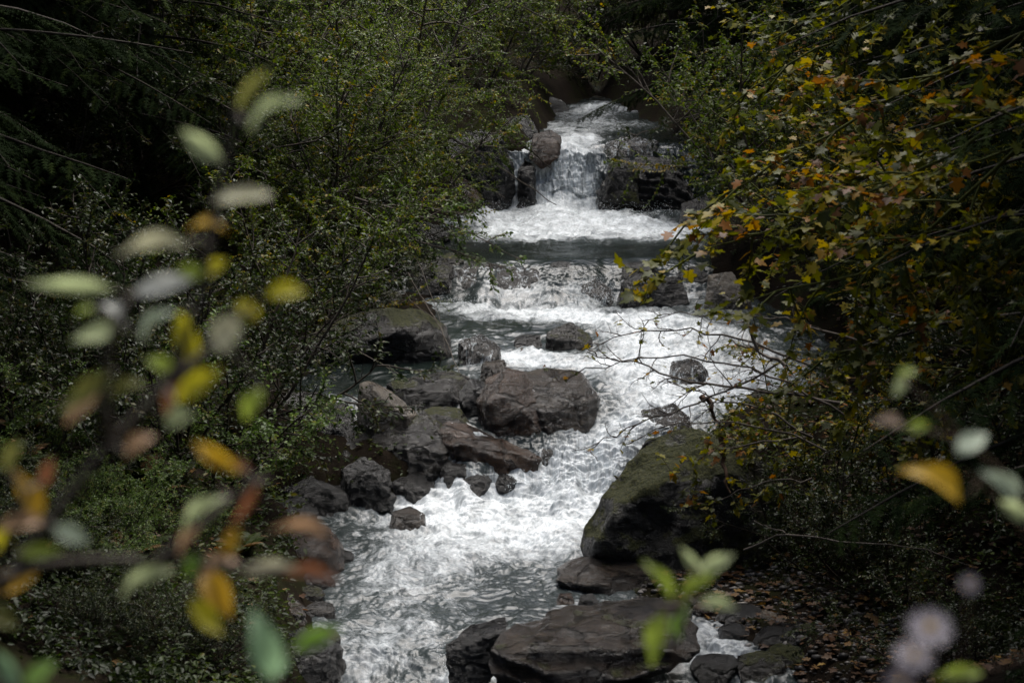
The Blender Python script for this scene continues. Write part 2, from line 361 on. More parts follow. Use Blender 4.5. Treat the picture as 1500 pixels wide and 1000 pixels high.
# ledges do not run dead straight across: shift the profile a little along the flow
shift = (fbm(pp * np.array((.9, 0, 0)) + 5, 4, 21)).reshape(WX.shape) * np.clip((46 - WY) / 4, 0, 1) * np.interp(WY, [12, 20, 22, 28, 30, 33, 46], [.22, .25, .8, .8, .22, .22, .6])
WZ = zw(WY + shift)
WU = 750 + WX / ((WY * CP + (CZ - WZ) * SP) / F); WV = 500 + F * np.tan(np.arctan2(CZ - WZ, WY) - PITCH)
WV = WV + 16 * fbm(pp * np.array((1.1, .8, 0)) + 40, 3, 91).reshape(WX.shape); WU = WU + 40 * fbm(pp * np.array((.8, 1.1, 0)) + 60, 3, 93).reshape(WX.shape)
foam = .11 + .25 * sstep(700, 800, WV)
for (u, v, ru, rv, a) in FOAM:
    foam += a * np.exp(-(((WU - u) / ru) ** 2 + ((WV - v) / rv) ** 2))
foam += .32 * fbm(pp * np.array((1.7, .9, 1)), 4, 31).reshape(WX.shape)
foam = np.clip(foam, 0, 1.1)
arc = np.concatenate([[0], np.cumsum(np.hypot(np.diff(yrow), np.diff(zw(yrow))))])
slope = np.gradient(zw(yrow), yrow)[:, None]
fl = np.stack([WX * 1.0, np.repeat(arc[:, None], ncol, 1), 0 * WX], -1).reshape(-1, 3)
wrp = np.stack([fbm(fl * 1.8 + 31, 3, 71), fbm(fl * 1.8 + 57, 3, 72), 0 * fl[:, 0]], -1) * .22
fl_ = fl + wrp
rough_ = (fbm(fl_ * np.array((4.5, 5.5, 1)), 5, 41, .6)).reshape(WX.shape)
fine = (fbm(fl_ * np.array((14, 17, 1)), 4, 43, .6)).reshape(WX.shape)
lump = np.abs(fbm(fl * np.array((4.0, 4.0, 1)) + 9, 4, 47)).reshape(WX.shape)
amp = .016 + .050 * np.clip(foam, 0, 1)
calm = np.exp(-(((WV - 378) / 24) ** 2))
big = fbm(fl * np.array((1.7, 1.3, 1)) + 3, 3, 61).reshape(WX.shape)
WZ = WZ + (big * (.02 + .10 * np.clip(foam, 0, 1)) + rough_ * amp + fine * (.008 + .020 * np.clip(foam, 0, 1) + .022 * sstep(.15, .4, slope)) + lump * .03 * np.clip(foam - .3, 0, 1)) * (1 - .6 * calm)
# on steep faces push the strands out towards the viewer instead
steep = sstep(.6, 1.6, slope); chute = np.maximum(steep, .8 * sstep(.12, .7, slope))
WYd = WY - steep * (.05 + .20 * fbm(fl * np.array((6, 1.8, 1)), 5, 51, .6).reshape(WX.shape))
i = np.arange((len(yrow) - 1) * ncol).reshape(len(yrow) - 1, ncol)[:, :-1].ravel()
me = mesh_np('stream_water', np.stack([WX, WYd, WZ], -1).reshape(-1, 3), np.stack([i, i + 1, i + ncol + 1, i + ncol], -1),
             extra={'foam': foam.ravel(), 'flow': fl[:, 1], 'steep': (chute + 0 * WX).ravel()})
m, t, o = newmat('stream_water')
fa = N(t, 'ShaderNodeAttribute', attribute_name='foam'); fw = N(t, 'ShaderNodeAttribute', attribute_name='flow'); fs = N(t, 'ShaderNodeAttribute', attribute_name='steep')
ge = N(t, 'ShaderNodeTexCoord'); sx = N(t, 'ShaderNodeSeparateXYZ'); t.links.new(ge.outputs['Object'], sx.inputs[0])
cb = N(t, 'ShaderNodeCombineXYZ'); t.links.new(sx.outputs['X'], cb.inputs[0]); t.links.new(fw.outputs['Fac'], cb.inputs[1])
wn = N(t, 'ShaderNodeTexNoise', Scale=2.2, Detail=4.0); t.links.new(cb.outputs[0], wn.inputs['Vector'])
wv = t.nodes.new('ShaderNodeVectorMath'); wv.operation = 'MULTIPLY_ADD'; t.links.new(wn.outputs['Color'], wv.inputs[0]); wv.inputs[1].default_value = (.42, .42, 0); t.links.new(cb.outputs[0], wv.inputs[2])
def wnoise(scx, scy, detail, rough, dist, off=0.0):
    mp = N(t, 'ShaderNodeMapping'); mp.inputs['Scale'].default_value = (scx, scy, 1); mp.inputs['Location'].default_value = (off, off, off)
    t.links.new((cb if scy < 4 and scx > 15 else wv).outputs[0], mp.inputs['Vector'])
    n = N(t, 'ShaderNodeTexNoise', Scale=1.0, Detail=detail, Roughness=rough, Distortion=dist); t.links.new(mp.outputs[0], n.inputs['Vector'])
    return n.outputs['Fac']
na = wnoise(6.5, 4.4, 10, .66, .4); nb = wnoise(26, 34, 9, .76, .4, 3.1); nst = wnoise(22, 3.9, 10, .75, .8, 7.7)
flatn = math_(t, 'ADD', math_(t, 'MULTIPLY', na, .62), math_(t, 'MULTIPLY', nb, .38))
nn = N(t, 'ShaderNodeMix'); t.links.new(fs.outputs['Fac'], nn.inputs[0]); t.links.new(flatn, nn.inputs[2]); t.links.new(nst, nn.inputs[3])
th = math_(t, 'SUBTRACT', .665, math_(t, 'MULTIPLY', fa.outputs['Fac'], .37))
mask = math_(t, 'MULTIPLY', math_(t, 'SUBTRACT', nn.outputs[0], th), 3.0, clamp=True)
mask = math_(t, 'POWER', mask, 1.2)
wat = N(t, 'ShaderNodeBsdfPrincipled', Roughness=.05, IOR=1.33); wat.inputs['Base Color'].default_value = (.010, .020, .018, 1)
aer = mixc(t, math_(t, 'MULTIPLY', fa.outputs['Fac'], 1.3, clamp=True), (.009, .014, .012), (.066, .078, .080)); t.links.new(aer, wat.inputs['Base Color'])
fo = N(t, 'ShaderNodeBsdfPrincipled', Roughness=.6)
fc = ramp(t, [(.30, (.50, .57, .60)), (.60, (.86, .89, .91))], nb); t.links.new(fc.outputs[0], fo.inputs['Base Color'])
b = N(t, 'ShaderNodeBump', Strength=.28, Distance=.025); hh = math_(t, 'ADD', math_(t, 'MULTIPLY', na, .5), math_(t, 'MULTIPLY', nb, .5))
t.links.new(hh, b.inputs['Height']); t.links.new(b.outputs[0], wat.inputs['Normal']); 
b2 = N(t, 'ShaderNodeBump', Strength=.32, Distance=.03); t.links.new(nn.outputs[0], b2.inputs['Height']); t.links.new(b2.outputs[0], fo.inputs['Normal'])
mx = N(t, 'ShaderNodeMixShader'); t.links.new(mask, mx.inputs[0]); t.links.new(wat.outputs[0], mx.inputs[1]); t.links.new(fo.outputs[0], mx.inputs[2])
t.links.new(mx.outputs[0], o.inputs[0])
tag(ob('stream_water', me, m), kind='structure')

# frozen droplets thrown up where the water breaks
rng = np.random.default_rng(5)
oc = np.array([(1, 0, 0), (-1, 0, 0), (0, 1, 0), (0, -1, 0), (0, 0, 1), (0, 0, -1)], float)
of = np.array([(0, 2, 4), (2, 1, 4), (1, 3, 4), (3, 0, 4), (2, 0, 5), (1, 2, 5), (3, 1, 5), (0, 3, 5)])
dp = []
for (u0, u1, v0, v1, n, h) in [(785, 880, 215, 310, 2600, .10), (720, 760, 230, 305, 500, .08), (700, 985, 306, 322, 900, .12), (640, 905, 440, 455, 700, .10), (845, 900, 405, 455, 500, .12),
                               (820, 930, 640, 700, 400, .12), (900, 1010, 540, 640, 700, .14), (740, 860, 705, 740, 250, .10), (785, 815, 660, 690, 60, .08), (640, 690, 940, 985, 150, .06), (880, 980, 215, 260, 400, .08)]:
    for k in range(n):
        v = rng.uniform(v0, v1); Y = Yw(v) - rng.uniform(.02, .12); z = float(zw(Y)) + .03 + h * rng.random() ** 2.2
        dp.append((XofU(rng.uniform(u0, u1), Y, z), Y, z + (rng.uniform(0, .05))))
dp = np.array(dp); dr_ = rng.uniform(.0015, .0045, len(dp))
vv = dp[:, None] + dr_[:, None, None] * oc[None] * rng.uniform(.7, 1.5, (len(dp), 1, 3)); ff = of[None] + (np.arange(len(dp)) * 6)[:, None, None]
m, t, o = newmat('water_drop'); p = N(t, 'ShaderNodeBsdfPrincipled', Roughness=.25); p.inputs['Base Color'].default_value = (.8, .85, .88, 1); t.links.new(p.outputs[0], o.inputs[0])
tag(ob('spray', mesh_np('spray', vv.reshape(-1, 3), ff.reshape(-1, 3)), m), kind='stuff')

# ------------------------------------------------------------------ rocks
def rock(name, label, poly, mat, Y=None, d=None, seed=0, amp=.07, strata=0.0, rnd=1, sink=.28, group=None, cat='rock', front=.62, vb=None, div=34, chop=4, tilt=.75, grow=1.04):
    rg = np.random.default_rng(seed * 7 + 13)
    poly = np.array(poly, float); poly = poly.mean(0) + (poly - poly.mean(0)) * grow; vmax = poly[:, 1].max() if vb is None else vb
    Y0 = Yw(vmax) if Y is None else Y
    wd = (poly[:, 0].max() - poly[:, 0].min()) * Y0 / F
    if d is None: d = .8 * wd
    if Y is None: Y0 = Y0 + .42 * d
    v0, v1 = poly[:, 1].min(), poly[:, 1].max()
    pts = np.array([P(u, v, Y0 + (.5 - (v - v0) / (v1 - v0)) * d * tilt) for u, v in poly]); c = pts.mean(0)   # the top edge lies farther back than the foot
    zmin, zmax = pts[:, 2].min(), pts[:, 2].max(); hh = max(zmax - zmin, 1e-3); tv = (CZ - c[2]) / Y0
    sink = min(sink, .6 * hh); low = pts[:, 2] < zmin + .3 * hh
    pts[low, 2] -= sink
    allp = [pts]
    for (dy, sh) in ((-.30, front), (-.15, .88), (.22, .90), (.40, .66)):
        q = c + (pts - c) * np.array((sh, sh, sh)); q[:, 1] += dy * d; q[:, 2] -= max(dy, 0) * d * tv + .04 * hh
        q += rg.normal(0, .05, q.shape) * wd * np.array((1, 1, .6))
        q[low, 2] = np.minimum(q[low, 2], pts[low, 2])
        allp.append(q)
    allp = np.concatenate(allp)
    base = np.array((c[0], Y0, zmin - sink))
    bm = bmesh.new()
    for q in allp - base: bm.verts.new(q)
    res = bmesh.ops.convex_hull(bm, input=bm.verts)
    bmesh.ops.delete(bm, geom=[v for v in bm.verts if not v.link_faces], context='VERTS')
    size = max(wd, hh, d * .8); e = size / div
    for _ in range(chop):                                # knock planes off the corners, as stone breaks
        nv = rg.normal(0, 1, 3) * np.array((1, .8, .9)); nv[1] = -abs(nv[1]) if rg.random() < .7 else nv[1]; nv = unit(nv)
        cc = np.array([v.co for v in bm.verts]); pr = cc @ nv; hi = pr.max(); cut = hi - (hi - pr.mean()) * rg.uniform(.05, .17)
        bmesh.ops.bisect_plane(bm, geom=bm.verts[:] + bm.edges[:] + bm.faces[:], plane_co=nv * cut, plane_no=nv, clear_outer=True)
        cs = np.array([v.co for v in bm.verts]); cs = cs[np.unique(np.round(cs / (size * .02)).astype(int), axis=0, return_index=True)[1]]
        cs = cs + rg.normal(0, size * .001, cs.shape)
        bm.free(); bm = bmesh.new()
        for q in cs: bm.verts.new(q)
        bmesh.ops.convex_hull(bm, input=bm.verts)
        bmesh.ops.delete(bm, geom=[v for v in bm.verts if not v.link_faces], context='VERTS')
    for _ in range(7):
        ed = [x for x in bm.edges if x.calc_length() > e * 1.35]
        if not ed: break
        bmesh.ops.subdivide_edges(bm, edges=ed, cuts=1, use_grid_fill=False)
        bmesh.ops.triangulate(bm, faces=[f for f in bm.faces if len(f.verts) > 3])
    for _ in range(rnd): bmesh.ops.smooth_vert(bm, verts=bm.verts, factor=.5, use_axis_x=True, use_axis_y=True, use_axis_z=True)
    bm.normal_update()
    co_ = np.array([v.co for v in bm.verts]); nr = np.array([v.normal for v in bm.verts])
    q = co_ / size + seed * 3.17
    a1 = fbm(q * 2.2, 3, seed); a2 = 1 - np.abs(fbm(q * 4.5, 4, seed + 5)) * 2; a3 = fbm(q * 14, 3, seed + 9)
    disp = amp * size * (.55 * a1 + .45 * (a2 - .5) + .24 * a3)
    if strata:
        hgt = (co_ @ np.array((.22, .10, 1.0))) / (.11 * min(size, 1.2)) + 1.2 * fbm(q * 2.5, 3, seed + 2)
        disp = disp + strata * .030 * size * (np.abs(((hgt % 1.0) - .5)) * 2 - .5) * (1 - .6 * np.abs(nr[:, 2]))
    co_ = co_ + nr * disp[:, None]
    for v, x in zip(bm.verts, co_): v.co = x
    me = bpy.data.meshes.new(name); bm.to_mesh(me); bm.free()
    me.polygons.foreach_set('use_smooth', np.ones(len(me.polygons), bool))
    o = ob(name, me, MR[mat], loc=base)
    return tag(o, label, cat, group)

rock('boulder', 'pale grey pointed boulder leaning left beside the mossy flat slab', [(526, 562), (540, 557), (575, 575), (612, 606), (600, 632), (560, 648), (530, 618)], 'grey', d=.38, seed=1, amp=.035, rnd=3, chop=0, tilt=.4)
rock('boulder', 'flat dark boulder with a strip of green moss along its top edge', [(565, 565), (612, 550), (660, 543), (688, 556), (696, 590), (640, 606), (585, 590)], 'semi', d=.6, seed=2, amp=.05, tilt=.4)
rock('boulder', 'brown peaked boulder with a rusty face in mid stream', [(700, 590), (715, 556), (742, 540), (768, 548), (784, 590), (828, 634), (760, 642), (700, 625)], 'brown', d=.55, seed=3, amp=.05, chop=0, tilt=.4)
rock('boulder', 'dark knob of rock wedged between the mossy slab and brown peaked boulder', [(672, 575), (688, 555), (712, 560), (722, 610), (690, 620)], 'dark', d=.35, seed=4)
rock('slab_rock', 'broad pinkish grey slab sloping to the white water behind the brown peaked boulder', [(755, 548), (800, 541), (852, 546), (874, 580), (862, 620), (810, 640), (770, 600)], 'film', d=.8, seed=5, amp=.03, strata=.6, chop=0)
rock('slab_rock', 'long reddish slab pointing down to the right into the foam', [(640, 618), (675, 622), (740, 645), (784, 668), (770, 688), (700, 692), (650, 672)], 'brown', d=.55, seed=6, amp=.04, strata=.8, grow=1.1)
rock('boulder', 'dark mossy wedge boulder under the pale pointed boulder', [(590, 615), (618, 604), (652, 618), (660, 650), (610, 655)], 'semi', d=.4, seed=7, grow=1.1)
rock('boulder', 'smooth tan boulder tucked behind the long reddish slab', [(618, 604), (640, 597), (672, 600), (690, 626), (650, 640), (620, 630)], 'semi', d=.4, seed=8, amp=.03, grow=1.1)
rock('boulder', 'dark boulder with shiny grey banded top above the small wet cobble', [(535, 655), (560, 632), (605, 626), (645, 638), (664, 660), (640, 700), (580, 705), (545, 695)], 'band', d=.55, seed=9, strata=.8, grow=1.1)
rock('cobble', 'small glistening wet rock at the edge of the foam pool', [(645, 690), (660, 675), (695, 676), (725, 700), (715, 716), (660, 716)], 'dark', d=.3, seed=10, grow=1.1)
rock('boulder', 'jagged black rock left of the pale pointed boulder', [(402, 600), (430, 575), (480, 584), (524, 622), (520, 655), (440, 665), (405, 640)], 'band', d=.7, seed=11, amp=.09, strata=.5, grow=1.1)
rock('slab_rock', 'low dark ledge of rock under the jagged black rock', [(385, 662), (450, 648), (530, 652), (548, 678), (500, 700), (400, 705)], 'band', d=.6, seed=12, strata=1.0, grow=1.1)
rock('boulder', 'dark wet boulder below the low ledge with a pale crack', [(500, 690), (530, 672), (568, 690), (572, 725), (530, 740), (500, 725)], 'dark', d=.4, seed=13, amp=.09, grow=1.1)
rock('boulder', 'dark wet boulder at the water edge with white glints', [(420, 705), (460, 696), (505, 712), (535, 738), (500, 750), (430, 750)], 'dark', d=.45, seed=14, amp=.09, grow=1.1)
rock('cobble', 'small black rock below the banded boulder', [(575, 706), (600, 695), (632, 708), (630, 724), (585, 722)], 'dark', d=.25, seed=15, grow=1.1)
rock('boulder', 'large dark overhanging boulder with pale mossy top on the left bank', [(445, 520), (470, 480), (540, 458), (610, 455), (650, 478), (660, 520), (640, 552), (540, 570), (450, 560)], 'semi', Y=20.4, d=1.0, seed=16, amp=.06, tilt=.1, front=.9)
rock('boulder', 'grey rounded rock at the left end of the upper ledge', [(596, 420), (606, 386), (630, 374), (662, 390), (682, 430), (668, 450), (610, 452)], 'semi', Y=23.5, d=.7, seed=17)
rock('slab_rock', 'tan water washed slab at the left of the middle fall', [(655, 456), (668, 398), (720, 388), (784, 394), (804, 430), (792, 464), (700, 468)], 'wash', Y=23.42, d=.75, seed=18, amp=.035)
rock('slab_rock', 'greyish slab washed by thin water in the centre of the middle fall', [(770, 458), (790, 408), (824, 400), (854, 426), (846, 464)], 'wash', Y=23.5, d=.7, seed=19)
rock('boulder', 'round rock with water pouring over it in the middle fall', [(838, 455), (850, 420), (874, 409), (896, 425), (904, 458)], 'wash', Y=23.3, d=.45, seed=20, amp=.04)
rock('boulder', 'dark triangular rock standing at the right of the middle fall', [(903, 455), (915, 415), (950, 402), (995, 410), (1002, 445), (960, 466)], 'dark', Y=22.95, d=.6, seed=21, amp=.08, tilt=.3, grow=1.15)
rock('slab_rock', 'smooth violet grey slab leaning at the right bank above the pool', [(1034, 450), (1040, 406), (1072, 401), (1096, 440), (1100, 468), (1060, 472)], 'grey', Y=22.6, d=.4, seed=22, amp=.025, tilt=.3, grow=1.1)
rock('boulder', 'dark pointed rock with yellow moss in the middle of the stream', [(796, 515), (806, 486), (836, 474), (864, 490), (872, 516), (830, 528)], 'semi', Y=20.6, d=.4, seed=23, amp=.08)
rock('cobble', 'low dark rock left of the mossy pointed mid stream rock', [(748, 516), (756, 494), (790, 490), (798, 518)], 'dark', Y=20.7, d=.35, seed=24)
rock('cobble', 'small brown stone in front of the low dark mid stream rock', [(752, 524), (762, 510), (786, 512), (790, 526)], 'brown', Y=20.35, d=.2, seed=25)
rock('boulder', 'water veined rock in the narrow chute below the left pool', [(668, 540), (674, 500), (704, 490), (732, 510), (735, 548)], 'wash', Y=20.0, d=.5, seed=26, amp=.06)
rock('cobble', 'washed stone at the foot of the narrow chute', [(700, 556), (708, 532), (738, 528), (750, 552)], 'film', Y=19.4, d=.3, seed=27)
rock('boulder', 'brownish rock showing through the white water on the right', [(975, 556), (985, 530), (1015, 524), (1040, 545), (1035, 562)], 'wash', Y=19.4, d=.4, seed=28)
rock('boulder', 'dark half drowned rock in the white cascade above the big mossy boulder', [(930, 640), (945, 602), (985, 592), (1012, 615), (1005, 648)], 'wash', d=.5, seed=29)
rock('cobble', 'small wet stone at the lower tip of the reddish slab', [(788, 682), (794, 658), (810, 655), (818, 684)], 'wash', d=.2, seed=30)
# upper fall
rock('boulder', 'smooth brown boulder perched on the lip of the upper fall', [(774, 225), (782, 198), (805, 189), (822, 200), (820, 225), (795, 240)], 'brown', Y=31.0, d=.5, seed=31, amp=.05, sink=.06)
rock('boulder', 'black upright rock splitting the upper fall', [(757, 308), (760, 245), (768, 229), (784, 240), (784, 275), (782, 308)], 'dark', Y=30.55, d=.4, seed=32, amp=.10)
rock('boulder', 'tan rounded boulder at the left shore of the upper pool', [(630, 275), (648, 256), (680, 262), (706, 285), (690, 302), (640, 300)], 'brown', Y=30.0, d=.7, seed=33, amp=.04)
rock('boulder', 'grey boulder beside the tan boulder at the upper pool', [(612, 300), (624, 270), (652, 274), (668, 300)], 'band', Y=29.6, d=.6, seed=34)
rock('boulder', 'big black rock wall left of the upper fall', [(640, 280), (650, 215), (690, 190), (735, 200), (752, 245), (748, 290)], 'dark', Y=30.55, d=.7, seed=35, amp=.08, tilt=.3)
rock('boulder', 'dark rock on the left shore above the upper fall', [(730, 205), (738, 176), (770, 168), (788, 190), (780, 215)], 'dark', Y=32.5, d=.8, seed=36)
rock('boulder', 'layered dark rock shelf right of the upper fall with foam on its steps', [(878, 315), (880, 270), (905, 240), (950, 230), (990, 240), (1010, 290), (1000, 322)], 'band', Y=30.55, d=.9, seed=37, amp=.10, strata=1.2, tilt=.4)
rock('slab_rock', 'low washed ledge at the brink of the upper fall', [(882, 245), (890, 210), (915, 200), (962, 205), (985, 240), (930, 255)], 'wash', Y=31.15, d=.7, seed=38, amp=.08)
rock('boulder', 'mossy round rock on the dark shelf right of the upper fall', [(884, 270), (892, 242), (915, 234), (935, 250), (935, 275)], 'moss', Y=30.2, d=.4, seed=39)
rock('boulder', 'dark rock at the far left shore of the topmost run', [(770, 180), (778, 148), (815, 143), (832, 158), (830, 180)], 'dark', Y=38.5, d=1.4, seed=40)
rock('boulder', 'rock at the far right shore of the topmost run', [(950, 172), (960, 152), (995, 148), (1010, 175)], 'band', Y=38.0, d=1.2, seed=41)
rock('boulder', 'black rock under the branches left of the tan boulder', [(560, 330), (570, 290), (605, 280), (625, 310), (620, 335)], 'dark', Y=28.5, d=.7, seed=42)
rock('boulder', 'rock in the shade on the right shore of the upper pool', [(990, 345), (1000, 300), (1040, 285), (1070, 320), (1060, 360)], 'band', Y=28.0, d=.9, seed=43, amp=.09)
# lower pool
rock('boulder', 'big dark moss capped boulder on the right of the lower pool', [(855, 780), (868, 742), (905, 695), (945, 645), (985, 628), (1050, 632), (1110, 665), (1140, 730), (1130, 800), (1000, 812), (880, 812)], 'moss', Y=15.6, d=1.1, seed=44, amp=.06, sink=.15, tilt=.4, div=60)
rock('slab_rock', 'flat mossy shelf rock below the big moss capped boulder', [(810, 846), (835, 820), (900, 810), (990, 806), (1020, 830), (1000, 856), (900, 864)], 'slab', d=.6, seed=45, amp=.05, strata=.8, sink=.12)
rock('slab_rock', 'large flat brown layered slab at the bottom of the pool', [(706, 950), (740, 925), (840, 895), (930, 880), (995, 885), (1010, 925), (960, 960), (850, 985), (725, 988)], 'slab', Y=13.15, d=.8, seed=46, amp=.035, strata=1.4, sink=.10, div=60)
rock('boulder', 'dark tilted block beside the large layered slab', [(655, 945), (690, 915), (738, 904), (746, 925), (715, 960), (665, 980)], 'dark', Y=13.2, d=.35, seed=47, amp=.05, strata=.6)
rock('cobble', 'small black stone above the large layered slab', [(845, 888), (852, 872), (868, 869), (878, 882), (872, 894)], 'dark', Y=13.9, d=.12, seed=48, sink=.04)
rock('cobble', 'small tan stone in the shallows left of the black stone', [(815, 880), (820, 869), (836, 868), (842, 879)], 'brown', Y=14.0, d=.12, seed=49, sink=.04)
rock('boulder', 'rounded reddish rock half under the foam of the lower pool', [(568, 772), (576, 750), (600, 742), (622, 754), (624, 774)], 'film', d=.3, seed=50, amp=.04)
rock('boulder', 'smooth tan boulder on the left shore of the lower pool', [(395, 815), (405, 780), (440, 762), (480, 770), (505, 800), (495, 835), (430, 845)], 'brown', d=.6, seed=51, amp=.04)
rock('boulder', 'rough pinkish rock on the left shore below the tan boulder', [(362, 900), (375, 865), (410, 858), (445, 890), (452, 930), (400, 935)], 'slab', d=.5, seed=52, strata=.7)
rock('boulder', 'black boulder at the bottom left water edge', [(390, 985), (405, 935), (445, 915), (488, 945), (495, 1010), (420, 1030)], 'dark', d=.5, seed=53)
rock('boulder', 'dark rock in the shade on the left shore above the tan boulder', [(395, 770), (405, 735), (440, 728), (465, 750), (450, 778)], 'dark', d=.5, seed=54)
rock('stump_rock', 'black mossy block standing against the white water on the right', [(1094, 640), (1096, 585), (1112, 570), (1136, 574), (1152, 605), (1150, 645)], 'moss', d=.3, seed=55, amp=.07, sink=.2)
PILE = [(420, 640, 34, 'dark', 'black stone at the left end of the low ledge'), (470, 672, 40, 'band', 'flat dark stone lying on the low ledge'), (440, 690, 36, 'dark', 'black stone below the low ledge, left of the cracked boulder'),
        (545, 700, 34, 'dark', 'wet black stone right of the cracked boulder'), (610, 715, 34, 'dark', 'wet black stone between the banded boulder and the pool'), (560, 728, 30, 'dark', 'small dark stone at the foot of the pile'),
        (470, 730, 32, 'band', 'streaked stone at the left foot of the pile'), (520, 640, 30, 'dark', 'dark stone behind the low ledge'), (575, 660, 34, 'semi', 'stone with thin moss left of the banded boulder'),
        (700, 705, 34, 'dark', 'dark stone in the foam below the reddish slab'), (400, 690, 40, 'semi', 'stone under the light green bushy shrub'), (440, 625, 34, 'band', 'dark stone in the side channel on the left'),
        (495, 600, 30, 'band', 'wet stone at the mouth of the side channel'), (665, 640, 30, 'brown', 'brown stone squeezed behind the reddish slab'), (695, 396, 30, 'dark', 'dark stone on the brink of the middle fall at its left'), (820, 392, 26, 'dark', 'low dark stone breaking the brink of the middle fall near its centre'), (935, 398, 36, 'dark', 'black stone on the brink of the middle fall behind the dark triangular rock'), (1015, 405, 34, 'band', 'streaked stone between the dark triangular rock and the violet grey slab'),
        (1085, 905, 56, 'dark', 'flat wet dark stone in the middle of the gravel bar'), (1150, 935, 60, 'band', 'streaked flat stone towards the back of the gravel bar'), (1045, 975, 50, 'dark', 'wet black stone splitting the side trickle'), (1110, 975, 56, 'semi', 'dull mossy stone at the bottom edge right of the trickle'), (1040, 860, 40, 'dark', 'dark stone between the mossy shelf rock and the gravel'),
        (466, 850, 40, 'dark', 'dark stone on the left shore above the pinkish rock'), (470, 895, 36, 'band', 'streaked stone in the water beside the pinkish rock'), (468, 935, 44, 'slab', 'reddish stone at the bottom left shore'), (488, 975, 34, 'dark', 'black stone at the foot of the frame on the left shore'), (455, 870, 30, 'semi', 'mossy little stone on the left shore'), (500, 815, 26, 'dark', 'black stone at the tip of the smooth tan boulder'),
        (430, 660, 56, 'dark', 'broad black stone in the soil above the low ledge'), (375, 650, 56, 'semi', 'dark stone at the foot of the light green bushy shrub'), (350, 710, 54, 'semi', 'mossy stone half hidden by ferns on the left shore'), (505, 655, 44, 'band', 'streaked stone right of the low ledge'), (385, 740, 46, 'dark', 'dark stone at the left inlet of the lower pool'),
        (740, 705, 26, 'dark', 'little drowned stone under the tip of the reddish slab'),
        (565, 440, 40, 'semi', 'mossy stone above the overhanging boulder'), (540, 405, 44, 'semi', 'mossy stone in the shrubs left of the rounded ledge rock'), (625, 340, 40, 'dark', 'dark stone at the left shore under the leafy branch'), (580, 395, 36, 'band', 'pale streaked stone beside the rounded ledge rock')]
for k, (u, v, s_, mt_, lb) in enumerate(PILE + [(1030, 893, 26, 'brown', 'small reddish stone at the edge of the side trickle'), (1075, 925, 34, 'dark', 'flat dark stone in the side trickle'), (1010, 880, 22, 'band', 'grey stone at the end of the layered slab'),
        (1120, 905, 30, 'grey', 'grey stone on the gravel bar'), (1060, 968, 30, 'dark', 'black stone at the bottom of the side trickle'), (1180, 930, 44, 'moss', 'low mossy stone at the back of the gravel bar'),
        (1150, 960, 50, 'moss', 'mossy stone beside the fallen leaves at the bottom right'), (460, 735, 26, 'dark', 'little black stone at the inlet of the lower pool'), (640, 660, 24, 'semi', 'little mossy stone behind the reddish slab'),
        (480, 640, 30, 'dark', 'small black stone on the low ledge'), (640, 345, 34, 'band', 'grey stone under the overhanging leafy branch'), (660, 382, 30, 'semi', 'stone at the left shore of the calm pool'),
        (720, 300, 22, 'dark', 'black stone in the spray left of the upper fall'), (1060, 445, 26, 'dark', 'black stone at the foot of the violet grey slab')]):
    a = np.linspace(0, 2 * math.pi, 9)[:-1]; rg_ = np.random.default_rng(k + 300)
    yy = Yw(v + s_ * .25); 
    if u > 1000 and v > 850: yy = Yw(min(v + 10, 990)) 
    rock('stone', lb, [(u + s_ * .6 * math.cos(x) * rg_.uniform(.8, 1.1), v + s_ * .36 * math.sin(x) * rg_.uniform(.8, 1.1)) for x in a], mt_, Y=yy, seed=60 + k, amp=.06, sink=.05, div=24, chop=7, grow=1.22, cat='stone')

# ------------------------------------------------------------------ plants
class Pl:
    def __init__(s): s.t = []; s.lp = []; s.ld = []; s.ln = []; s.ls = []; s.lt = []
def run(start, d, L, n, rng, wig, up):
    pts = [np.array(start, float)]; d = unit(np.array(d, float))
    for k in range(n):
        d = unit(d + rng.normal(0, wig, 3) + np.array((0, 0, up / n))); pts.append(pts[-1] + d * L / n)
    return np.array(pts)
def put_leaves(pl, pts, cfg, rng, t0=.1):
    seg = np.linalg.norm(np.diff(pts, axis=0), axis=1).sum(); n = max(2, int(seg / cfg['sp']))
    tt = np.linspace(t0, 1, n) * (len(pts) - 1); k = np.minimum(tt.astype(int), len(pts) - 2); f = (tt - k)[:, None]
    pos = pts[k] * (1 - f) + pts[k + 1] * f; tan = unit(pts[k + 1] - pts[k])
    sd = unit(np.cross(tan, rng.normal(0, .35, (n, 3)) + np.array((0, 0, 1)))) * np.where(np.arange(n) % 2, 1, -1)[:, None]
    dr = unit(tan * cfg.get('fwd', .6) + sd + rng.normal(0, .35, (n, 3)) + np.array((0, 0, cfg.get('ldroop', -.15))))
    nr = unit(np.array((0, 0, 1.0)) + rng.normal(0, cfg.get('tilt', .45), (n, 3)))
    keep = rng.random(n) < cfg.get('keep', 1.0)
    pl.lp.append(pos[keep]); pl.ld.append(dr[keep]); pl.ln.append(nr[keep]); m = keep.sum()
    pl.ls.append(cfg['leaf'] * rng.uniform(.6, 1.2, m)); base = rng.normal(cfg.get('tmean', .5), cfg.get('tvar', .12))
    pl.lt.append(np.clip(base + rng.normal(0, cfg.get('tjit', .16), m), 0, 1))
def branch(pl, start, d, L, r, lev, cfg, rng):
    mx = cfg['lev']
    pts = run(start, d, L, max(3, 8 - 2 * lev), rng, cfg['wig'] * (1 + .3 * lev), cfg['up'][min(lev, len(cfg['up']) - 1)])
    pl.t.append((pts, r, r * .35, 6 if r > .02 else (4 if r > .006 else 3)))
    spawn(pl, pts, L, r, lev, cfg, rng)
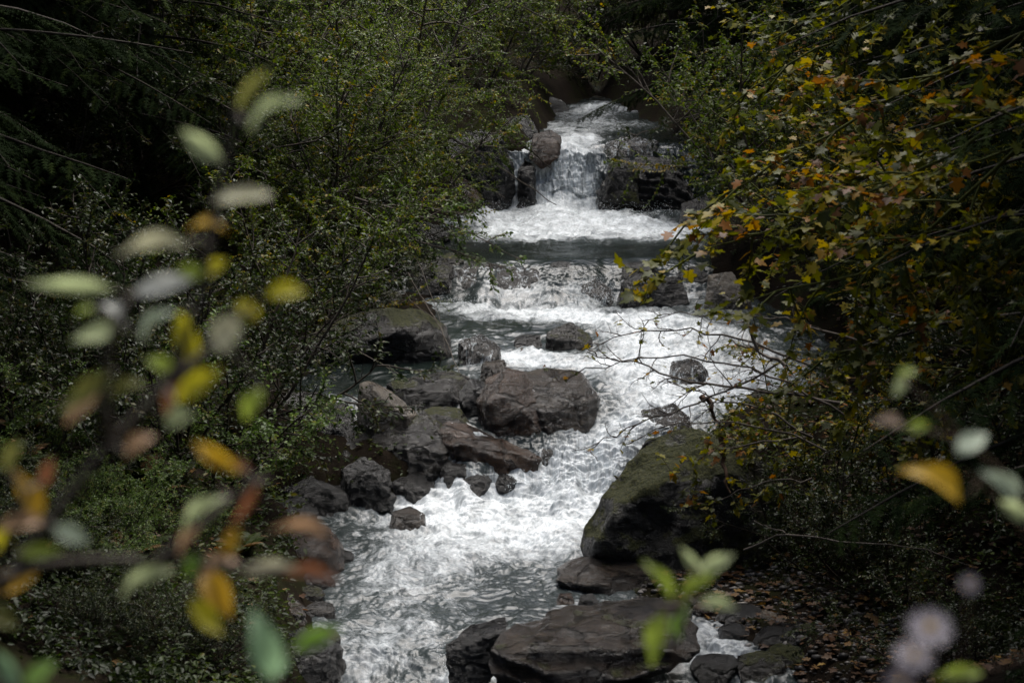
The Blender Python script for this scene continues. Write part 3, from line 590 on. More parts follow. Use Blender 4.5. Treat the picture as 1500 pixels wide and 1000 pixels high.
def spawn(pl, pts, L, r, lev, cfg, rng, tmin=None):
    if lev >= cfg['lev']:
        put_leaves(pl, pts, cfg, rng); return
    nch = cfg['n'][lev]; t0 = cfg['t0'][lev] if tmin is None else tmin
    for q in range(nch):
        t = t0 + (1 - t0) * (q + rng.random()) / nch; x = t * (len(pts) - 1); k = min(int(x), len(pts) - 2)
        p = pts[k] + (pts[k + 1] - pts[k]) * (x - k); tan = unit(pts[k + 1] - pts[k])
        az = rng.normal(0, 1, 3) * np.array((1, 1, cfg.get('flat', 1.0))); side = unit(az - tan * (az @ tan))
        a = rng.uniform(*cfg['ang']); dd = tan * math.cos(a) + side * math.sin(a)
        branch(pl, p, dd, L * cfg['ratio'] * rng.uniform(.6, 1.15) * (1.15 - .55 * t), r * .5, lev + 1, cfg, rng)
    if lev == cfg['lev'] - 1: put_leaves(pl, pts, cfg, rng, .45)
def finish(pl, name, cfg, wood='stems', leafn='foliage'):
    tm = tubes_mesh(wood, pl.t)
    lp = np.concatenate(pl.lp); ls = np.concatenate(pl.ls)
    lm = leaves_mesh(leafn, lp, np.concatenate(pl.ld), np.concatenate(pl.ln), ls, ls * cfg['asp'], cfg['tpl'], np.concatenate(pl.lt))
    tm.materials.append(MB[cfg['bark']]); lm.materials.append(ML[cfg['mat']])
    return (wood, tm), (leafn, lm)
def shrub(seed, cfg, wood='stems', leafn='foliage'):
    rng = np.random.default_rng(seed); random.seed(seed); pl = Pl()
    for s_ in range(cfg['stems']):
        a = 2.4 * s_ + rng.uniform(-.5, .5); lean = rng.uniform(.15, 1) * cfg['lean']
        d = (math.cos(a) * math.sin(lean), math.sin(a) * math.sin(lean), math.cos(lean))
        branch(pl, (math.cos(a) * .08 * cfg['stems'] ** .5, math.sin(a) * .08 * cfg['stems'] ** .5, -.1), d, cfg['h'] * rng.uniform(.7, 1.05), cfg['r'], 0, cfg, rng)
    return finish(pl, '', cfg, wood, leafn)
C_W = dict(stems=7, h=4.6, lean=.75, r=.035, lev=2, n=[15, 10], t0=[.12, .12], ratio=.42, ang=(.5, 1.25), wig=.10, up=[.25, -.15, -.35], sp=.024, leaf=.062, asp=.36, tpl='ovate', mat='willow', bark='grey', tilt=.6, tvar=.26, tmean=.60)
C_H = dict(stems=7, h=2.9, lean=.9, r=.022, lev=2, n=[11, 9], t0=[.1, .12], ratio=.45, ang=(.5, 1.3), wig=.11, up=[.25, .0, -.2], sp=.022, leaf=.055, asp=.62, tpl='leaf6', mat='hazel', bark='grey', tilt=.5, tvar=.24)
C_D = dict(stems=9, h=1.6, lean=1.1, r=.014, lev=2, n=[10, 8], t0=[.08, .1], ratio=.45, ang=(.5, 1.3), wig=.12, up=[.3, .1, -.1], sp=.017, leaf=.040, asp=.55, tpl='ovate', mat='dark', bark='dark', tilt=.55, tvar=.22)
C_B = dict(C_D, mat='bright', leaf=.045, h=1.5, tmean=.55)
C_M = dict(stems=5, h=3.0, lean=.8, r=.022, lev=2, n=[9, 7], t0=[.15, .15], ratio=.48, ang=(.5, 1.2), wig=.13, up=[.2, -.1, -.2], sp=.042, leaf=.070, asp=.85, tpl='maple', mat='maple', bark='moss', tilt=.35, tvar=.2, tmean=.45, tjit=.2, flat=.4)
C_T = dict(stems=1, h=9, lean=.1, r=.13, lev=3, n=[16, 8, 6], t0=[.10, .15, .15], ratio=.36, ang=(.7, 1.35), wig=.06, up=[.1, .1, -.2, -.2], sp=.045, leaf=.085, asp=.55, tpl='ovate', mat='hazel', bark='dark', tilt=.55, tvar=.18)
VAR = {'W': [shrub(11, C_W, 'trunk', 'crown'), shrub(12, C_W, 'trunk', 'crown')], 'H': [shrub(21, C_H), shrub(22, C_H)], 'D': [shrub(31, C_D), shrub(32, C_D), shrub(33, C_D)],
       'B': [shrub(41, C_B)], 'M': [shrub(51, C_M), shrub(52, C_M)], 'T': [shrub(61, C_T, 'trunk', 'crown'), shrub(62, C_T, 'trunk', 'crown')]}
def spruce(seed, h=15.0):
    rng = np.random.default_rng(seed); pl = Pl(); random.seed(seed)
    pl.t.append((run((0, 0, -.2), (0, 0, 1), h, 8, rng, .015, 0), .20, .02, 8))
    nb = 150; cfg = dict(sp=.1, leaf=.2)
    for k in range(nb):
        t = .03 + .95 * k / nb; z = t * h; L = (3.1 * (1 - t) ** .8 + .25) * rng.uniform(.75, 1.1); a = k * 2.4 + rng.uniform(-.3, .3)
        pts = run((0, 0, z), (math.cos(a), math.sin(a), .05), L, 6, rng, .06, -.55 * (1 - t)); pl.t.append((pts, .025 * (1 - t) + .006, .004, 4))
        n = int(L / .10)
        for j in range(n):
            x = (.12 + .88 * j / n) * 6; q = min(int(x), 5); p = pts[q] + (pts[q + 1] - pts[q]) * (x - q); tan = unit(pts[q + 1] - pts[q])
            for s_ in (-1, 1):
                sd = unit(np.cross(tan, (0, 0, 1.0))) * s_; ll = .55 * L / 3 * (1.1 - j / n) + .16
                dd = unit(tan * .7 + sd + np.array((0, 0, -.45)) + rng.normal(0, .15, 3)); m = max(1, int(ll / .16))
                for e in range(m):
                    pl.lp.append(p + dd * e * ll / m); pl.ld.append(unit(dd + rng.normal(0, .18, 3) + np.array((0, 0, -.12 * e)))); pl.ln.append(unit(np.array((0, 0, 1.0)) + rng.normal(0, .35, 3))); pl.ls.append(.22); pl.lt.append(np.clip(rng.normal(.45, .2), 0, 1))
    pl.lp = [np.array(pl.lp)]; pl.ld = [np.array(pl.ld)]; pl.ln = [np.array(pl.ln)]; pl.ls = [np.array(pl.ls)]; pl.lt = [np.array(pl.lt)]
    return finish(pl, '', dict(asp=.75, tpl='needles', mat='spruce', bark='dark'), 'trunk', 'crown')
VAR['S'] = [spruce(71), spruce(72)]
def fern(seed):
    rng = np.random.default_rng(seed); pl = Pl(); random.seed(seed)
    for k in range(9):
        a = k * 2.4; pts = run((0, 0, -.02), (math.cos(a) * .7, math.sin(a) * .7, .9), rng.uniform(.45, .7), 9, rng, .04, -1.1); pl.t.append((pts, .004, .001, 3))
        tb = rng.choice([.3, .45, .85], p=[.45, .25, .3])
        for j in range(2, 26):
            x = j / 26 * 9; q = min(int(x), 8); p = pts[q] + (pts[q + 1] - pts[q]) * (x - q); tan = unit(pts[q + 1] - pts[q])
            for s_ in (-1, 1):
                sd = unit(np.cross(tan, (0, 0, 1.0))) * s_
                pl.lp.append(p); pl.ld.append(unit(sd + tan * .35 + np.array((0, 0, -.15)))); pl.ln.append(unit(np.cross(sd, tan) * s_ * -1 + rng.normal(0, .1, 3)) * 1.0)
                pl.ls.append(.13 * math.sin(math.pi * min(1, (j + 3) / 26) ** .8) + .02); pl.lt.append(np.clip(tb + rng.normal(0, .08), 0, 1))
    pl.lp = [np.array(pl.lp)]; pl.ld = [np.array(pl.ld)]; pl.ln = [np.array(pl.ln)]; pl.ls = [np.array(pl.ls)]; pl.lt = [np.array(pl.lt)]
    return finish(pl, '', dict(asp=.9, tpl='pinna', mat='fern', bark='brown'), 'stems', 'fronds')
VAR['F'] = [fern(81), fern(82)]
NAMES = {'W': ('willow_tree', 'tree'), 'H': ('hazel_shrub', 'shrub'), 'D': ('dark_shrub', 'shrub'), 'B': ('bright_shrub', 'shrub'), 'M': ('maple_sapling', 'sapling'),
         'T': ('broadleaf_tree', 'tree'), 'S': ('spruce_tree', 'tree'), 'F': ('fern', 'fern')}
cnt = {}
def plant(kind, label, u, Y, s=1.0, rz=None, group=None, dz=0.0, lean=(0, 0)):
    k = cnt.get(kind, 0); cnt[kind] = k + 1
    X = (u - 750) / F * (Y * CP + (CZ - 1.5) * SP); z = float(ground_z(np.array([X]), np.array([Y]))[0]) + dz
    nm, cat = NAMES[kind]
    e = empty(nm, (X, Y, z), (k * 2.1 + Y) if rz is None else rz, s); e.rotation_euler.x, e.rotation_euler.y = lean
    tag(e, label, cat, group)
    for n_, me_ in VAR[kind][k % len(VAR[kind])]: ob(n_, me_, None, e)
    return e
# left bank, near to far
plant('B', 'fresh green low plant at the left edge under the blurred leaves', 40, 14.2, .5)
plant('B', 'fresh green low plant among the ferns, left of the smooth tan boulder', 240, 13.9, .42)
plant('B', 'small fresh green plant at the lower left between the ferns', 130, 12.8, .36)
plant('B', 'light green bushy shrub hanging over the dark rocks on the left shore', 300, 15.9, .95)
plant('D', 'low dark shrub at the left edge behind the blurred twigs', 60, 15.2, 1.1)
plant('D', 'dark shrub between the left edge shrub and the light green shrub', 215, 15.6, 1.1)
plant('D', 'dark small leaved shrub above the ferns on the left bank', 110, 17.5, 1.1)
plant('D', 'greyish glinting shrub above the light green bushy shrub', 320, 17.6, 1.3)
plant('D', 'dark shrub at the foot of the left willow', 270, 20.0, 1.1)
plant('H', 'olive shrub rooted on top of the large overhanging boulder', 440, 20.6, .75)
plant('D', 'small shrub on the mossy top of the overhanging boulder', 500, 21.8, .8)
plant('H', 'reddish tinged shrub behind the overhanging boulder', 420, 23.2, .95)
plant('W', 'tall grey green willow on the left bank, nearest of the willows', 455, 24.5, .72, rz=.4)
plant('W', 'grey green willow leaning over the calm pool from the left bank', 530, 27.0, .8, rz=2.0, lean=(0, .12))
plant('W', 'willow behind the others at the left shore of the upper pool', 560, 31.0, 1.0, rz=3.3)
plant('H', 'leafy shrub at the left shore of the calm pool', 560, 25.6, .8)
plant('H', 'leafy shrub beside the tan boulder at the upper pool', 590, 29.5, .8)
plant('S', 'dark spruce in deep shade at the upper left corner', 20, 27.0, 1.0)
plant('S', 'dark spruce between the corner spruce and the willows', 190, 29.5, 1.0)
plant('S', 'tall dark spruce behind the nearest willow', 330, 33.0, 1.1)
plant('S', 'dark spruce at the left edge nearer than the corner spruce', -90, 21.5, .9)
plant('S', 'far dark spruce behind the willows', 470, 40.0, 1.1)
plant('S', 'dark spruce filling the gap behind the corner spruce', 100, 35.0, 1.1)
plant('S', 'dark spruce at the far upper left edge', -30, 31.0, 1.1)
plant('S', 'dark spruce high on the left slope', 260, 41.0, 1.2)
plant('S', 'added dark spruce shading the left bank, mostly beyond the left edge', -500, 15.5, 1.0)  # added outside the frame to darken the left bank
plant('S', 'added shade spruce beyond the left edge at the height of the overhanging boulder', -320, 19.0, 1.0)  # another tree added off frame to cut sky light from the left
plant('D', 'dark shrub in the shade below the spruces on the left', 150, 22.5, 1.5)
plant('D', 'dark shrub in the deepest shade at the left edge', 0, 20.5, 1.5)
plant('H', 'olive shrub between the left spruces and the willows', 330, 26.0, 1.0)
plant('S', 'black spruce standing closest in the upper left, its boughs hanging over the dark shrubs', 20, 22.0, .9)
plant('S', 'dark spruce cut by the left edge in front of the black one', -170, 16.0, .9)
plant('S', 'dark spruce between the black spruce and the nearest willow', 215, 23.5, .8)
# head of the valley
plant('S', 'dark spruce behind the left broadleaf tree', 590, 48.0, 1.1)
plant('T', 'leafy tree on the left slope above the perched brown boulder', 560, 37.0, .75)
plant('T', 'leafy tree on the right slope over the topmost run', 990, 40.0, .75)
plant('H', 'yellow green shrub overhanging the rocks left of the upper fall', 690, 34.5, 1.1)
plant('H', 'yellow green shrub at the left shore of the topmost run', 745, 38.5, 1.1)
plant('T', 'broadleaf tree left of the topmost run', 650, 41.0, .8)
plant('T', 'broadleaf tree closing the valley straight above the topmost run', 790, 48.0, .9)
plant('T', 'green broadleaf tree right of the valley head', 900, 46.5, .8)
plant('W', 'grey green willow above the right end of the topmost run', 950, 44.0, .8)
plant('D', 'dark bush over the water at the valley head', 850, 43.0, 1.5)
plant('S', 'black spruce behind the valley head trees', 720, 54.0, 1.2)
plant('S', 'dark spruce far behind the valley head on the right', 880, 56.0, 1.2)
# right bank
plant('S', 'dark spruce at the upper right behind the maple boughs, its tip out of view', 1560, 19.0, .95)
plant('S', 'dark spruce over the maple saplings on the right slope', 1400, 23.5, .85)
plant('S', 'added shade spruce overhanging the gravel bar from beyond the right edge', 1820, 11.5, .95)  # added off frame so its crown blocks the sky over the right bank
plant('S', 'added shade spruce beyond the right edge above the topmost maple bough', 1750, 15.5, 1.0)  # added off frame to keep the upper maple boughs in shade
plant('S', 'added dark spruce shading the right bank, mostly beyond the right edge', 2150, 14.0, 1.0)  # added outside the frame to darken the right bank
plant('S', 'added shade spruce beyond the right edge behind the maple boughs', 1800, 19.0, 1.0)  # added off frame to cut sky light behind the maple
plant('S', 'dark spruce far back above the drooping spruce', 1130, 42.0, 1.1)
plant('S', 'dark spruce far back behind the maple', 1260, 41.0, 1.1)
plant('S', 'dark spruce far back at the right', 1400, 37.0, 1.1)
plant('S', 'dark spruce beyond the right edge of the maple', 1540, 33.0, 1.1)
plant('S', 'dark green spruce drooping over the right side of the upper fall', 1075, 33.0, .85)
plant('S', 'dark spruce right of the drooping spruce', 1200, 36.0, 1.0)
plant('S', 'dark spruce behind the big maple', 1330, 29.0, 1.0)
plant('S', 'dark spruce at the right edge of the wood', 1500, 25.0, .95)
plant('S', 'far spruce above the right bank', 1010, 44.0, 1.0)
plant('H', 'olive shrub on the right shore of the upper pool', 1090, 29.0, .9)
plant('H', 'shrub under the maple at the right shore of the calm pool', 1130, 25.0, 1.0)
plant('M', 'yellow maple sapling on the right bank above the pale slab', 1230, 22.5, 1.0)
plant('M', 'maple sapling in shade on the right bank behind the black mossy block', 1330, 19.0, 1.0)
plant('M', 'orange tinged maple sapling at the right edge', 1470, 17.0, 1.0)
plant('M', 'maple sapling at the back of the gravel bar', 1240, 15.6, .55)
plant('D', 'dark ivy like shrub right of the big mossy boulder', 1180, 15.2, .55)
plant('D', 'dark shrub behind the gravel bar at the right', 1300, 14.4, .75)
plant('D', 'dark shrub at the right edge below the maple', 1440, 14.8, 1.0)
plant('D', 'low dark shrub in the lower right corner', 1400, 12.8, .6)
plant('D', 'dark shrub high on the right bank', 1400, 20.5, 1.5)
rng = np.random.default_rng(90)
for k in range(9):
    plant('D' if k % 3 else 'B', 'small leafy plant low in the undergrowth at the lower left', rng.uniform(-30, 330), rng.uniform(11.9, 14.2), rng.uniform(.25, .42), rng.uniform(0, 6), 'low plants at the lower left')
for k in range(22):
    Y = rng.uniform(12.2, 17.5); u = rng.uniform(-30, 400) - max(0, (Y - 15) * 20)
    plant('F', 'small green and brown fern growing in the undergrowth of the left bank', u, Y, rng.uniform(.5, .8), rng.uniform(0, 6), 'ferns on the left bank')

# undergrowth: leaves and herbs nobody could count, over both banks
rng = np.random.default_rng(77)
n = 26000
Y = 11.3 + 34 * rng.random(n) ** 1.7; u = rng.uniform(-120, 1620, n); X = (u - 750) / F * (Y * CP + .4)
xl, xr = edges(Y); side_ = np.maximum(xl - X, X - xr)
grav = (X > xr) & (X < xr + 1.25) & (Y < 15.7)
ok = (side_ > np.where((X < xl) & (Y > 19), .45, .18)) & ~grav; X, Y = X[ok], Y[ok]; Z = ground_z(X, Y); n = len(X)
per = 7
hgt = rng.uniform(.03, .42, n) * np.clip(.6 + 1.2 * fbm(np.stack([X, Y, 0 * X], -1) * 1.6, 3, 15), .15, 1.4)
base = np.repeat(np.stack([X, Y, Z], -1), per, 0); m_ = n * per
off = rng.normal(0, .075, (m_, 3)); off[:, 2] = np.repeat(hgt, per) * rng.uniform(.1, 1.1, m_)
az = rng.uniform(0, 6.3, m_); dr = np.stack([np.cos(az), np.sin(az), rng.normal(-.15, .3, m_)], -1)
nrm = unit(np.array((0, 0, 1.0)) + rng.normal(0, .4, (m_, 3)))
ls = np.repeat(rng.uniform(.022, .062, n), per) * rng.uniform(.7, 1.2, m_)
tint = np.clip(np.repeat(np.clip(fbm(np.stack([X, Y, 0 * X], -1) * 1.3, 3, 5) * .7 + .36, 0, 1), per) + rng.normal(0, .14, m_), 0, 1)
tag(ob('undergrowth', leaves_mesh('undergrowth', base + off, dr, nrm, ls, ls * .55, 'leaf6', tint), ML['herb']), kind='stuff')
# fallen leaves
n = 4200; Y = rng.uniform(11.6, 22, n); u = np.where(rng.random(n) < .93, rng.uniform(960, 1550, n), rng.uniform(-50, 480, n)); X = (u - 750) / F * (Y * CP + .4)
xl, xr = edges(Y); ok = np.maximum(xl - X, X - xr) > .02; X, Y = X[ok], Y[ok]; Z = ground_z(X, Y) + .03; n = len(X); az = rng.uniform(0, 6.3, n)
ls = rng.uniform(.03, .08, n)
tag(ob('fallen_leaves', leaves_mesh('fallen_leaves', np.stack([X, Y, Z], -1), np.stack([np.cos(az), np.sin(az), 0 * az], -1), unit(np.array((0, 0, 1.0)) + rng.normal(0, .3, (n, 3))), ls, ls * .7, 'maple', np.clip(rng.normal(.5, .22, n), 0, 1)), ML['litter']), kind='stuff')
# gravel bar on the right
n = 3600; Y = rng.uniform(12.2, 16.0, n); xl, xr = edges(Y); X = xr + rng.uniform(-.25, 1.3, n); Z = ground_z(X, Y)
rad = .007 + .030 * rng.random(n) ** 4
sph = bmesh.new(); bmesh.ops.create_icosphere(sph, subdivisions=1, radius=1); sv = np.array([v.co for v in sph.verts]); sf = np.array([[v.index for v in f.verts] for f in sph.faces]); sph.free()
vv = np.stack([X, Y, Z + rad * .15], -1)[:, None] + (sv[None] * rng.uniform(.75, 1.25, (n, len(sv), 1))) * (rad[:, None] * np.stack([rng.uniform(.8, 1.6, n), rng.uniform(.8, 1.3, n), rng.uniform(.4, .7, n)], -1))[:, None]
ff = sf[None] + (np.arange(n) * len(sv))[:, None, None]
gm = leaf_mat('gravel_stone', [(0, (.03, .028, .026)), (.5, (.085, .078, .072)), (.85, (.16, .145, .13)), (1, (.26, .24, .22))], .4, 0.0)
tag(ob('gravel', mesh_np('gravel', vv.reshape(-1, 3), ff.reshape(-1, 3), np.repeat(rng.random(n), len(sv))), gm), kind='stuff')

# ------------------------------------------------------------------ hand-drawn boughs (each its own depth)
def bough(name, label, cat, lines, cfg, r=.02, seed=0, lev0=0, group=None, tmin=.05):
    rng = np.random.default_rng(seed); random.seed(seed); pl = Pl()
    for ln in lines:
        q = np.array([P(*x) for x in ln]); tt = np.arange(len(q)); ts = np.linspace(0, len(q) - 1, 4 * (len(q) - 1) + 1)
        pts = np.stack([np.interp(ts, tt, q[:, c]) for c in range(3)], -1)
        for _ in range(2): pts[1:-1] = .25 * pts[:-2] + .5 * pts[1:-1] + .25 * pts[2:]
        pts[1:-1] += rng.normal(0, .012, pts[1:-1].shape)
        L = np.linalg.norm(np.diff(pts, axis=0), axis=1).sum()
        pl.t.append((pts, r, r * .3, 6)); spawn(pl, pts, cfg.get('L', L * .8), r, lev0, cfg, rng, tmin)
    base = P(*lines[0][0]); (wn, tm), (ln_, lm) = finish(pl, '', cfg, 'branches', 'leaves')
    e = empty(name, base); tag(e, label, cat, group)
    for n_, me_ in ((wn, tm), (ln_, lm)):
        c = np.empty(len(me_.vertices) * 3, np.float32); me_.vertices.foreach_get('co', c); c = c.reshape(-1, 3) - base; me_.vertices.foreach_set('co', c.ravel().astype(np.float32)); me_.update()
        ob(n_, me_, None, e)
    return e
C_MB = dict(lev=2, n=[13, 7], t0=[.05, .1], ratio=.40, ang=(.35, 1.2), wig=.12, up=[0, -.15, -.25], sp=.048, leaf=.064, asp=.80, tpl='maple', mat='maple', bark='moss', tilt=.33, tvar=.22, tmean=.42, tjit=.11, flat=.55, keep=.8)
maple_lines = [
    [(1640, -40, 11.5), (1480, 60, 11.8), (1300, 150, 12.2), (1130, 240, 12.6), (1000, 330, 13)],
    [(1640, 60, 11), (1480, 170, 11.3), (1330, 260, 11.7), (1180, 320, 12), (1010, 375, 12.4)],
    [(1640, 160, 10.6), (1500, 200, 11), (1390, 320, 11.2), (1260, 400, 11.6), (1100, 440, 12)],
    [(1620, -160, 12), (1450, -60, 12.4), (1300, 20, 12.8), (1160, 90, 13.2), (1050, 170, 13.6)],
    [(1640, 280, 10.5), (1530, 340, 10.8), (1430, 420, 11.2), (1300, 500, 11.6), (1190, 530, 12)],
    [(1500, -200, 12.6), (1400, -90, 12.9), (1260, -10, 13.4), (1130, 60, 14)],
    [(1650, 400, 10.6), (1540, 470, 11), (1420, 540, 11.6), (1330, 600, 12)]]
for k, ln in enumerate(maple_lines):
    bough('maple_bough', ['long arching maple bough ending in yellow leaves by the upper pool', 'maple bough reaching the calm pool with orange leaves at its tip', 'mossy maple bough sloping over the pale slab',
           'high maple bough before the dark spruce', 'low maple bough with brown leaves above the black mossy block', 'topmost maple bough along the upper edge', 'lowest maple bough at the right edge'][k],
          'bough', [ln], dict(C_MB, L=2.1, leaf=[.080, .080, .072, .064, .064, .064, .064][k], tmean=[.56, .56, .46, .34, .38, .34, .40][k]), r=.015, seed=400 + k, group='boughs of the maple on the right')
C_BARE = dict(lev=2, n=[12, 5], t0=[.1, .1], ratio=.34, ang=(.4, 1.2), wig=.16, up=[0, -.1, -.1], sp=.05, leaf=.045, asp=.75, tpl='maple', mat='maple', bark='grey', tilt=.45, tvar=.2, tmean=.55, tjit=.2, keep=.16)
bough('bare_bough', 'thin almost leafless twigs spread over the white cascade', 'bough', [[(1210, 545, 14.2), (1110, 500, 14.4), (1010, 482, 14.6), (930, 488, 14.8), (862, 502, 15)]], dict(C_BARE, L=1.15), r=.010, seed=500)
bough('bare_bough', 'long bare twig reaching the middle of the cascade', 'bough', [[(1230, 590, 14), (1120, 570, 14.2), (1010, 562, 14.4), (930, 530, 14.5), (860, 515, 14.6)]], dict(C_BARE, L=1.1), r=.012, seed=501)
bough('bare_bough', 'drooping bare twig above the big mossy boulder', 'bough', [[(1160, 520, 13.8), (1060, 575, 14), (980, 605, 14.1), (915, 625, 14.2), (858, 662, 14.3)]], dict(C_BARE, L=.9, keep=.08), r=.009, seed=502)
bough('bare_bough', 'tangle of dry twigs at the black mossy block', 'bough', [[(1190, 640, 14.6), (1120, 600, 14.7), (1040, 578, 14.8), (980, 560, 15)]], dict(C_BARE, L=.9, keep=.05), r=.010, seed=503)
bough('bare_bough', 'spray of bare twigs fanning out left towards the mossy pointed rock', 'bough', [[(1240, 610, 13.8), (1130, 545, 14.0), (1000, 520, 14.2), (880, 535, 14.4), (805, 560, 14.5)]], dict(C_BARE, L=1.0, keep=.10), r=.009, seed=505)
bough('bare_bough', 'thin twigs with a few yellow leaves across the right of the cascade', 'bough', [[(1260, 500, 13.6), (1150, 470, 13.8), (1050, 455, 14), (940, 470, 14.2)]], dict(C_BARE, L=1.0, keep=.30), r=.009, seed=506)
bough('bare_bough', 'low bare twigs just above the crown of the big mossy boulder', 'bough', [[(1210, 660, 14.0), (1100, 620, 14.2), (1000, 612, 14.3), (920, 650, 14.4)]], dict(C_BARE, L=.9, keep=.08), r=.008, seed=507)
bough('pale_branch', 'pale forked dead branch above the cascade at the right', 'bough', [[(1150, 535, 13.6), (1110, 515, 13.7), (1072, 497, 13.8)], [(1110, 515, 13.7), (1100, 485, 13.7), (1090, 470, 13.7)]], dict(C_BARE, lev=1, n=[3], L=.4, keep=.1, bark='pale'), r=.014, seed=504)
C_OV = dict(C_H, lev=2, n=[10, 7], sp=.024, leaf=.052, L=1.1, ratio=.42, mat='bright', up=[0, -.1, -.2], tmean=.45)
bough('leafy_branch', 'green leafy branch hanging over the left of the calm pool', 'bough', [[(520, 290, 22.2), (600, 312, 22.2), (680, 335, 22.3), (762, 380, 22.4)], [(540, 330, 22), (640, 360, 22.1), (735, 392, 22.2)], [(520, 300, 22.4), (600, 300, 22.4), (700, 318, 22.5)]], C_OV, r=.016, seed=510)
bough('leafy_branch', 'leafy branch hanging beside the tan boulder at the upper pool', 'bough', [[(560, 250, 27), (620, 290, 27), (690, 315, 27.2)]], dict(C_OV, L=.9), r=.014, seed=511)
bough('spruce_like_branch', 'dark leafy branch drooping over the right of the upper fall', 'bough', [[(1080, 150, 28), (1010, 170, 28.5), (940, 195, 29), (890, 215, 29.2)]], dict(C_OV, mat='dark', L=1.1), r=.014, seed=512)
bough('leafy_sprig', 'yellow green leafy sprig hanging over the right side of the big mossy boulder', 'bough', [[(1180, 640, 14.2), (1100, 648, 14.3), (1030, 668, 14.4), (975, 690, 14.5)]], dict(C_BARE, L=.9, keep=.75, leaf=.055, tmean=.45), r=.008, seed=520)
bough('leafy_sprig', 'short leafy sprig against the dark face of the big mossy boulder', 'bough', [[(1190, 700, 14.1), (1120, 705, 14.2), (1050, 735, 14.3), (1010, 742, 14.3)]], dict(C_BARE, L=.8, keep=.7, leaf=.055, tmean=.42), r=.008, seed=521)
# dead branches
def deadwood(name, label, lines, r, mat='dark', group=None):
    base = P(*lines[0][0]); tb = []
    for j, ln in enumerate(lines):
        q = np.array([P(*x) for x in ln]) - base; tt = np.arange(len(q)); ts = np.linspace(0, len(q) - 1, 5 * (len(q) - 1) + 1)
        pts = np.stack([np.interp(ts, tt, q[:, c]) for c in range(3)], -1); rg_ = np.random.default_rng(int(ln[0][0]))
        for _ in range(2): pts[1:-1] = .25 * pts[:-2] + .5 * pts[1:-1] + .25 * pts[2:]
        pts[1:-1] += rg_.normal(0, r * .5, pts[1:-1].shape); tb.append((pts, r * (1 if j == 0 else .5), r * .25, 6))
    return tag(ob(name, tubes_mesh(name, tb), MB[mat], loc=base), label, 'branch', group)
deadwood('fallen_branch', 'long dark fallen branch leaning across the upper fall', [[(622, 178, 29.6), (690, 218, 29.6), (760, 262, 29.7), (815, 300, 29.8)], [(690, 218, 29.6), (700, 260, 29.5), (740, 290, 29.5)]], .022, 'grey')
deadwood('fallen_branch', 'short dark branch propped against the perched brown boulder', [[(725, 178, 30.6), (760, 208, 30.5), (806, 246, 30.4)]], .030)
deadwood('fallen_branch', 'thin forked stick behind the long fallen branch', [[(665, 195, 30), (700, 178, 30), (740, 176, 30)], [(684, 190, 29.8), (694, 240, 29.7), (735, 292, 29.5)]], .012, 'grey')
deadwood('hanging_twig', 'dead twigs hanging from the overhanging boulder to the pool', [[(598, 400, 21), (620, 440, 20.6), (645, 480, 20.1), (670, 540, 19.4), (688, 572, 19)], [(610, 380, 21), (640, 450, 20.4), (655, 520, 19.8)], [(575, 400, 21), (600, 440, 20.6), (640, 470, 20)]], .009, 'grey')
deadwood('hanging_twig', 'thin dead twig arching in front of the overhanging boulder', [[(470, 500, 19), (520, 510, 18.9), (570, 540, 18.7), (600, 556, 18.5)], [(528, 560, 18.9), (535, 520, 18.9), (537, 490, 18.9)]], .008, 'grey')
deadwood('broken_branch', 'brown broken branch standing before the big mossy boulder', [[(1056, 640, 14.6), (1062, 680, 14.5), (1070, 722, 14.4)]], .026, 'brown')
deadwood('broken_branch', 'brown broken stub rising from the dry twig tangle', [[(1028, 580, 14.9), (1040, 600, 14.8), (1054, 626, 14.7)]], .026, 'brown')
deadwood('bramble_stem', 'long bare arching stem low over the gravel bar', [[(1090, 805, 13), (1150, 780, 12.8), (1250, 795, 12.5), (1340, 800, 12.3), (1430, 830, 12.1)], [(1150, 780, 12.8), (1120, 770, 12.9), (1105, 762, 13)]], .008, 'grey')
deadwood('bramble_stem', 'bare grey stem crossing the undergrowth at the right edge', [[(1500, 560, 12), (1450, 535, 12.1), (1380, 500, 12.3), (1320, 480, 12.5)]], .009, 'grey')

# ------------------------------------------------------------------ blurred plants close to the camera
def big_leaf(seed, bend, fold):
    nu, nv = 11, 5; V = []; rg = np.random.default_rng(seed)
    for a in range(nu):
        t = a / (nu - 1); wdt = .5 * math.sin(math.pi * t ** .82) ** 1.05 if 0 < t < 1 else .015
        for b in range(nv):
            s_ = (b / (nv - 1) - .5) * 2
            V.append((t - .5, s_ * wdt, bend * (-(t - .5) ** 2) + fold * abs(s_) * wdt + .02 * math.sin(9 * t + 2 * s_)))
    Fc = [(a * nv + b, a * nv + b + 1, (a + 1) * nv + b + 1, (a + 1) * nv + b) for a in range(nu - 1) for b in range(nv - 1)]
    return np.array(V), np.array(Fc)
LC = {'pale': (.42, .48, .24), 'cream': (.52, .50, .32), 'grey': (.38, .45, .32), 'white': (.55, .56, .50), 'yellow': (.48, .43, .02), 'lime': (.28, .36, .05), 'green': (.16, .28, .04), 'orange': (.46, .27, .02),
      'brown': (.25, .10, .045), 'peach': (.45, .28, .15), 'olive': (.20, .20, .05), 'blue': (.24, .38, .20), 'gold': (.55, .34, .02), 'pink': (.36, .27, .20)}
